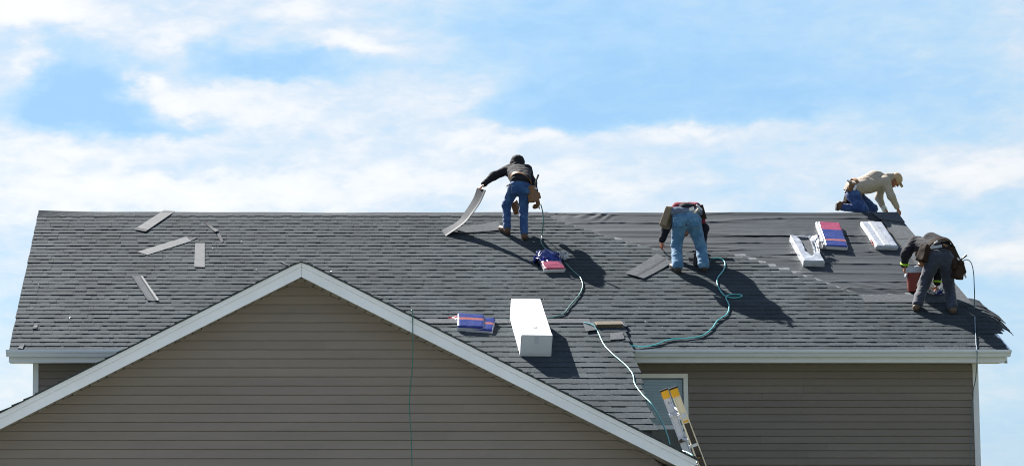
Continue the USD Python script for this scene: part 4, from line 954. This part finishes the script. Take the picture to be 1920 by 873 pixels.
# ---- the hooded roofer holding up a shingle
D0 = droof(982, 447)
A = lambda x, y, d=0.: at(x, y, D0 + d)
hL, tL = plankfoot(951, 438, -.5); hR, tR = plankfoot(983, 448, .12)
J = dict(heeL=hL, tL=tL, heeR=hR, tR=tR, aL=hL + [0, 0, .10], aR=hR + [0, 0, .10], kL=A(949.5, 384, .22), kR=A(981.5, 397, .10), hL=A(965, 353, .10), hR=A(984, 355, .06), waist=A(976, 338, .12), chest=A(972, 324, .40), neck=A(969, 315, .56), head=A(969.5, 306.5, .62),
         sL=A(954, 318, .48), eL=A(926, 329.5, .40), wL=A(906, 346, .30), sR=A(987, 319, .46), eR=A(998, 341, .52), wR=A(1004, 362, .34))
p = Person('person in dark hooded jacket and blue jeans standing near the ridge, lifting a shingle', hR)
p.body(J, [(J['wL'], A(900, 353, .26) - J['wL'], np.array([.2, -.2, -.8]), np.array([.5, -.5, .2]), .9), (J['wR'], A(1006, 374, .3) - J['wR'], np.array([-1, -.2, 0]), np.array([0, 1, .3]), 1.0)], (J['head'], np.array([-.25, .85, -.45]), np.array([0, .5, .86]), 1.0))
p.part('jeans', net(legs(J, 1, .95), .013, k=.035, folds=.014, ffr=(4, 4, 9), seed=1), 'denim_dark')
for x, d in ((966, -.010), (986, -.050)): p.part('back_pocket', cat(obox(A(x, 355, d), (1, .05, 0), (0, .1, 1), (0, -1, .1), (.12, .13, .016), .005)), 'denim_dark', smooth=False)
jk = p.part('jacket', net(top(J, .98, sl=.078, el=.064, wr=.05), .013, k=.05, folds=.016, ffr=(4, 4, 8), seed=2), 'black_cloth')
f_ = norm([-.25, .85, -.45])
p.part('hood', net([(J['head'] - f_ * .02 + [0, 0, .015], J['head'] + f_ * .01 + [0, 0, .01], .118, .112), (J['neck'] - [0, .02, 0], J['head'], .11, .10)], .011, k=.04, folds=.012, seed=3, cut=[(J['head'] + f_ * .16, .11)]), 'black_cloth', jk)
p.boots(J, NZ, 'boot')
wa = norm(J['chest'] - J['waist']); ex = norm(J['hR'] - J['hL']); ey = norm(np.cross(wa, ex))
bl = p.part('tool_belt', belt(A(976.5, 341.5, .10), norm(wa + ex * -.30), norm(ex - np.array([0, 0, .26])), .175, ey, .150, .062), 'leather', smooth=30)
p.part('pouch', pouch(A(996, 350, -.02), A(1001, 377, -.02), .11, .10, np.array([1, .8, 0])), 'leather', bl, smooth=40)
p.part('pouch', pouch(A(1006, 362, .0), A(1007, 371, .0), .08, .07, np.array([1, .4, 0])), 'leather', bl, smooth=40)
p.part('pouch', pouch(A(963, 379, .32), A(972, 398, .36), .10, .08, np.array([1, 1, 0])), 'leather', bl, smooth=40)
p.part('belt_loop', tube([A(957, 346, .0), A(951, 348, -.02), A(950, 350, -.02)], .010, 8), 'leather_dark', bl)
hammer('long dark pry bar standing up from the hooded roofer\'s belt', A(1000.5, 352, -.04), A(1009.5, 327.5, -.02))
nail_gun('brown nail gun hanging at the hooded roofer\'s right side', A(1008, 377, .22), np.array([.25, .2, -.9]), np.array([-.5, .6, .3]), 'leather', 'leather_dark', .8)
# the shingle in his hand
dl, dr_ = droof(827.5, 431.5) - D0, droof(836, 443) - D0
le = [(894.5, 352, dl + .04), (887, 372, dl + .05), (873, 394.5, dl + .05), (857, 415, dl + .02), (827.5, 431.5, dl - .03)]; re = [(911, 356.5, dr_ + .04), (901, 378.5, dr_ + .05), (887, 399, dr_ + .05), (870, 419, dr_ + .02), (836, 443, dr_ - .03)]
def edge_pts(e): return spline([A(x, y, d) if d is not None else main.P(x, y, .10 if k == 3 else .03) for k, (x, y, d) in enumerate(e)], 6)
Lp, Rp = edge_pts(le), edge_pts(re); acc = Acc(); nb = Acc(); th = .006
def ribbon(acc, s0, s1, lift):
    for i in range(len(Lp) - 1):
        q = [[Lp[j] * (1 - s) + Rp[j] * s for s in (s0, s1)] for j in (i, i + 1)]
        nn = norm(np.cross(q[1][0] - q[0][0], q[0][1] - q[0][0])); nn = nn if nn[1] < 0 else -nn
        a0, a1, b0, b1 = q[0][0] + nn * lift, q[0][1] + nn * lift, q[1][0] + nn * lift, q[1][1] + nn * lift
        acc.poly([a0, b0, b1, a1]); o = -nn * th
        acc.poly([a0 + o, a1 + o, b1 + o, b0 + o]); acc.poly([a0, a0 + o, b0 + o, b0]); acc.poly([a1, b1, b1 + o, a1 + o])
ribbon(acc, 0, 1, 0); ribbon(nb, .78, .99, .004)
t = thing('held_shingle', 'curved grey shingle held up by the hooded roofer', 'shingle', Lp[-1])
obj('shingle_sheet', off(acc.mesh(), Lp[-1]), M['shingle_back'], t); obj('seal_strip', off(nb.mesh(), Lp[-1]), M['shingle_pale'], t)

# ---- the roofer in light jeans, bent right over
D0 = droof(1295, 508)
hL, tL = plankfoot(1271, 510, -.35); hR, tR = plankfoot(1320, 508, .25)
J = dict(heeL=hL, tL=tL, heeR=hR, tR=tR, aL=hL + [0, 0, .10], aR=hR + [0, 0, .10], kL=A(1268.5, 462, .12), kR=A(1314, 462, .10), hL=A(1275, 414, .02), hR=A(1299, 414, .02), waist=A(1287, 397, .14), chest=A(1284, 402, .58), neck=A(1283, 416, .78), head=A(1283, 430, .82),
         sL=A(1266, 405, .66), eL=A(1249, 428, .62), wL=A(1241, 452, droof(1238, 470) - D0 - .10), sR=A(1304, 405, .64), eR=A(1321, 428, .52), wR=A(1316, 470, .34))
p = Person('person in light blue jeans and dark shirt bent double, feet apart, mid roof', (hL + hR) / 2)
p.body(J, [(J['wL'], A(1239, 468, droof(1238, 470) - D0 - .04) - J['wL'], np.array([.2, .3, -.5]), np.array([1, -.3, 0]), .45), (J['wR'], A(1308, 481, .28) - J['wR'], np.array([-1, 0, 0]), np.array([0, 1, 0]), 1.0)], (J['head'], np.array([0, .2, -.97]), np.array([0, .97, .2]), 1.0))
p.part('jeans', net(legs(J, 1, 1.10, knee=.075, shin=.072, cuff=.078), .013, k=.035, folds=.014, ffr=(6, 6, 12), seed=11), 'denim_light')
for x in (1271, 1303): p.part('back_pocket', cat(obox(A(x, 416, -.118), (1, 0, 0), (0, .15, 1), (0, -1, .15), (.13, .14, .016), .005)), 'denim_light', smooth=False)
p.part('centre_seam', tube([A(1287, 402, -.085), A(1287, 412, -.105), A(1287, 424, -.10)], .007, 6), 'denim_grey')
sh = p.part('shirt', net(top(J, 1.06, sl=.07, el=.056, wr=.05, stop=.9), .013, k=.05, folds=.014, seed=12), 'navy_cloth')
p.part('shirt_back', net([(A(1268, 390, .16), A(1306, 390, .16), .075, .075), (A(1270, 389, .3), A(1304, 389, .3), .085, .085)], .013, k=.04, folds=.016, seed=13), 'maroon', sh)
p.boots(J, NZ, 'boot_dark')
p.part('hair', net([(J['head'] + [0, .02, -.01], J['head'] + [0, .03, -.03], .088, .085)], .012), 'hair')
bl = p.part('tool_belt', net([(A(1263, 398, .02), A(1311, 398, .02), .055, .055), (A(1263, 394, .05), A(1311, 394, .05), .05, .05)], .012, k=.03, folds=.014, seed=14), 'grey_shirt')
p.part('pouch', pouch(A(1257, 391, .10), A(1246, 424, .06), .14, .10, np.array([.6, .8, 0])), 'canvas_tan', bl, smooth=40)
p.part('pouch', pouch(A(1312, 386, .06), A(1318, 410, .08), .08, .09, np.array([.4, 1, 0])), 'leather_dark', bl, smooth=40)
p.part('red_case', pouch(A(1318, 410, .06), A(1319, 417, .06), .04, .04, np.array([.4, 1, 0])), 'maroon', bl, smooth=40)
p.part('strap_ring', tube([A(1308 + 4.5 * math.cos(q), 386 + 5 * math.sin(q), .0) for q in np.linspace(0, 6.3, 17)], .006, 6), 'leather_dark', bl)
p.part('cloth_tag', cat(obox(A(1297, 391, -.055), (1, 0, .3), (0, .2, 1), (0, -1, .2), (.07, .05, .006))), 'glove', bl)
hammer('pale handled knife tucked in the bent roofer\'s belt', A(1311, 389, -.06), A(1302, 399, -.09), 'lad_cream')
nail_gun('black nail gun between the bent roofer\'s feet', A(1305, 488, .16), np.array([-.1, .25, -.95]), np.array([.9, -.1, .25]), 'tool_dark', 'tool_dark')
p.part('glove', net([(J['wR'], A(1306, 480, .27), .042, .05)], .012), 'glove')

# ---- the man kneeling on the ridge
D0 = DR + .26
kz = ZR - .1
def on_ridge(px, dy=0.): return np.array([A(px, 392, dy)[0], D0 + dy, kz])
J = dict(hL=A(1601, 363, .22), hR=A(1600, 366, .02), kL=A(1637, 391, .26), kR=A(1619, 392.5, -.02), aL=A(1586, 388, .26), aR=A(1580, 388.5, -.02), tL=A(1572, 393, .26), tR=A(1571, 393.5, -.02), waist=A(1604, 352, .12), chest=A(1644, 339, .14), neck=A(1664, 336, .14), head=A(1677, 338, .15),
         sL=A(1656, 342, .30), eL=A(1648, 370, .36), wL=A(1656, 389, .30), sR=A(1660, 341, -.04), eR=A(1671.5, 368, -.10), wR=A(1682.5, 390, -.06))
J['heeL'] = J['aL'] + [-.05, 0, .05]; J['heeR'] = J['aR'] + [-.05, 0, .05]
p = Person('person in beige shirt and tan cap kneeling on the ridge, leaning on both hands', on_ridge(1610))
p.body(J, [(J['wL'], np.array([.5, 0, -.6]), np.array([0, 0, -1]), np.array([0, -1, 0]), .6), (J['wR'], np.array([.4, 0, -.8]), np.array([-.3, 0, -1]), np.array([0, 1, 0]), .5)], (J['head'], np.array([.62, -.05, -.78]), np.array([.78, 0, .62]), .98))
p.part('jeans', net(legs(J, 1, .98, knee=.078, shin=.07, cuff=.062), .013, k=.035, folds=.016, ffr=(9, 9, 10), seed=21), 'denim_mid')
tp = top(J, 1.0, r=.128, sl=.074, el=.058, wr=.042); tp += [(A(1618, 346, .12), A(1640, 337, .13), .13, .145), (A(1640, 337, .13), A(1656, 338, .13), .145, .11), (A(1630, 349, .12), A(1640, 346, .12), .12, .12)]
p.part('shirt', net(tp, .013, k=.05, folds=.010, ffr=(7, 7, 7), seed=22), 'beige_shirt')
for a_, h_, t_ in (('aL', 'heeL', 'tL'), ('aR', 'heeR', 'tR')):
    bt = p.part('boot', net([(J[a_], J[h_], .052, .048), (J[h_], J[t_] + [0, 0, .02], .046, .036)], .011, k=.03), 'boot')
    p.part('sole', tomesh(hull(*[sph(J[h_] + np.array([-.045, y, .012]), .012, 8) for y in (-.032, .032)], *[sph(J[t_] + np.array([-.028, y, .012]), .012, 8) for y in (-.03, .03)])), 'sole', bt, smooth=30)
f_ = norm([.62, -.05, -.78]); u_ = norm(np.array([.78, 0, .62])); l_ = np.cross(u_, f_)
cp = p.part('cap', net([(J['head'] + u_ * .045 - f_ * .01, J['head'] + u_ * .045 + f_ * .012, .098, .094)], .010, k=.02, folds=.004, seed=23, cut=[(J['head'] - u_ * .115, .125)]), 'cap_cloth')
p.part('cap_bill', tomesh(hull(*[sph(J['head'] + u_ * a + f_ * b + l_ * c, .007, 8) for a, b, c in ((.045, .06, .07), (.045, .06, -.07), (.030, .165, .04), (.030, .165, -.04), (.045, .09, 0))])), 'cap_cloth', cp, smooth=30)
p.part('neck_flap', net([(J['head'] - f_ * .06 + u_ * .01, J['neck'] - f_ * .01 + [0, 0, .01], .075, .085)], .011, folds=.006, seed=24), 'beige_shirt', cp)
p.part('glove', net([(J['wL'] + [0, 0, .01], J['wL'] + [.02, 0, -.03], .045, .048)], .010), 'glove')
wa = norm(J['chest'] - J['waist']); ey_ = np.array([0, 1.0, 0]); ex_ = norm(np.cross(ey_, wa))
bl = p.part('tool_belt', belt(A(1605, 352, .12), wa, ey_, .165, ex_, .160, .055), 'leather', smooth=30)
p.part('pouch', pouch(A(1596, 342, -.02), A(1591, 357, -.02), .10, .09, np.array([1, .3, .5])), 'leather', bl, smooth=40)
p.part('pouch', pouch(A(1592, 366, .34), A(1590, 381, .36), .12, .09, np.array([1, .3, 0])), 'leather_dark', bl, smooth=40)
p.part('tape_case', cat(obox(A(1603, 352, -.10), (.5, 0, 1), (0, 1, 0), (1, 0, -.5), (.10, .03, .045), .01)), 'steel', bl)
hammer('dark hammer hanging at the kneeling man\'s back', A(1594, 341, -.06), A(1584.5, 362, -.06))

# ---- the roofer at the right edge
D0 = droof(1752, 581)
hL, tL = plankfoot(1717, 581, .45); hR, tR = plankfoot(1786, 586, .1)
J = dict(heeL=hL, tL=tL, heeR=hR, tR=tR, aL=hL + [.03, 0, .10], aR=hR + [0, 0, .10], kL=A(1732, 534, .12), kR=A(1779, 532, .10), hL=A(1751, 484, .02), hR=A(1772, 484, .02), waist=A(1763, 467, .12), chest=A(1745, 459, .50), neck=A(1733, 462, .72), head=A(1727, 472, .80),
         sL=A(1714, 456, .58), eL=A(1699, 475, .50), wL=A(1695.5, 497, droof(1721, 546) - D0 - .02), sR=A(1762, 468, .60), eR=A(1760, 503, .45), wR=A(1757, 530, droof(1755, 548) - D0 - .10))
p = Person('person in black jacket and grey jeans bent over a red cooler at the right edge', (hL + hR) / 2)
p.body(J, [(J['wL'], A(1696, 508, droof(1721, 546) - D0 - .03) - J['wL'], np.array([1, -.1, 0]), np.array([0, -1, 0]), .8), (J['wR'], A(1755, 545, droof(1755, 548) - D0 - .05) - J['wR'], np.array([-.6, .4, -.4]), np.array([-1, 0, 0]), .7)], (J['head'], np.array([-.1, .3, -.95]), np.array([0, .95, .3]), 1.0))
p.part('jeans', net(legs(J, 1, 1.02, knee=.08, shin=.076, cuff=.074), .013, k=.035, folds=.014, ffr=(6, 6, 12), seed=31), 'denim_grey')
jk = p.part('jacket', net(top(J, 1.06, sl=.082, el=.066, wr=.052, stop=.95) + [(A(1745, 450, .35), A(1760, 455, .2), .12, .11)], .013, k=.05, folds=.016, ffr=(4, 4, 8), seed=32), 'black_cloth')
for q, r_ in ((J['wL'], J['eL']), (J['wR'], J['eR'])):
    d = norm(q - r_); p.part('cuff', tube([q - d * .035, q - d * .005], .066, 12), 'hivis', jk)
p.boots(J, NZ, 'boot_light')
p.part('hair', net([(J['head'] + [0, .02, 0], J['head'] + [0, .03, -.02], .088, .085)], .012), 'hair')
wa = norm(J['chest'] - J['waist']); ex = norm(J['hR'] - J['hL']); ey = norm(np.cross(wa, ex))
bl = p.part('tool_belt', belt(A(1762, 466, .09), norm(wa + [0, 0, .4]), ex, .185, norm(np.cross(norm(wa + [0, 0, .4]), ex)), .160, .085, .02), 'leather_dark', smooth=30)
p.part('belt_label', cat(obox(A(1755.5, 462.5, -.115), (1, 0, .17), (0, .3, 1), (0, -1, .3), (.17, .042, .008))), 'lid_white', bl)
p.part('pouch', pouch(A(1738, 461, .02), A(1731, 489, .02), .15, .13, np.array([1, .5, 0])), 'leather_dark', bl, smooth=40)
p.part('pouch', pouch(A(1728, 493, .04), A(1726, 497, .04), .05, .05, np.array([1, .5, 0])), 'leather', bl, smooth=40)
p.part('pouch', pouch(A(1779, 466, .06), A(1793, 503, .0), .16, .12, np.array([1, .5, .1])), 'leather_dark', bl, smooth=40)
p.part('pouch', pouch(A(1798, 500, -.02), A(1793, 520, -.02), .14, .11, np.array([1, .5, 0])), 'leather_dark', bl, smooth=40)
p.part('belt_tool', tube([A(1752, 456, -.08), A(1758, 452, -.06)], .014, 8), 'steel', bl); p.part('belt_tool', tube([A(1768, 458, -.08), A(1776, 461, -.08)], .016, 8), 'leather', bl)
hammer('dark hammer sticking out of the right roofer\'s pouch', A(1799, 489, -.02), A(1812, 478, -.02))
nail_gun('dark nail gun hanging from the right roofer\'s belt', A(1805, 503, -.02), np.array([.3, .1, -.8]), np.array([-.6, 0, .6]), 'leather_dark', 'tool_dark', .9)

# ---- red cooler
cb = main.P(1721, 546, .02); axc = norm(np.array([0, -.10, 1.0]))
t = thing('drink_cooler', 'red cooler with white lid standing on the felt by the right roofer', 'cooler', cb)
def lathe(prof, c, n=28):
    a = np.linspace(0, 2 * np.pi, n, endpoint=False); v = np.array([[r * math.cos(q), r * math.sin(q), z] for r, z in prof for q in a]); f = []
    for i in range(len(prof) - 1):
        for j in range(n): k = (j + 1) % n; f += [(i * n + j, i * n + k, (i + 1) * n + k), (i * n + j, (i + 1) * n + k, (i + 1) * n + j)]
    ex = norm(np.cross([0, 1, 0], axc)); ey = np.cross(axc, ex)
    return v @ np.stack([ex, ey, axc]) + c, np.array(f)
obj('cooler_body', off(lathe([(0.001, 0), (.14, 0), (.148, .02), (.174, .26), (.176, .285), (0.001, .285)], cb), cb), M['red_plastic'], t, smooth=35)
ld = obj('lid', off(lathe([(.180, .283), (.186, .29), (.186, .345), (.175, .365), (.10, .372), (0.001, .372)], cb), cb), M['lid_white'], t, smooth=35)
obj('lid_knob', off(lathe([(.05, .37), (.052, .385), (.03, .392), (.001, .392)], cb), cb), M['lid_white'], ld, smooth=35)
for a_ in (0, math.pi): obj('side_handle', off(obox(cb + axc * .24 + np.array([.182 * math.cos(a_), 0, 0]), (1, 0, 0), (0, 1, 0), axc, (.025, .09, .05), .008), cb), M['lid_white'], t)
# torn wrapper on the roof between his feet
c = main.P(1756, 545, .03)
t = thing('wrapper_film', 'crumpled white and blue wrapper film between the right roofer\'s legs', 'wrapper', c)
obj('film', off(flap([main.P(1738, 551, .03), main.P(1768, 552, .03), main.P(1770, 541, .05), main.P(1742, 538, .05)], .09, 71, 16), c), M['wrap_w'], t, smooth=30)
obj('blue_edge', off(flap([main.P(1758, 552, .05), main.P(1768, 551, .05), main.P(1768, 545, .08), main.P(1759, 545, .08)], .04, 73, 10), c), M['blue_film'], t, smooth=30)
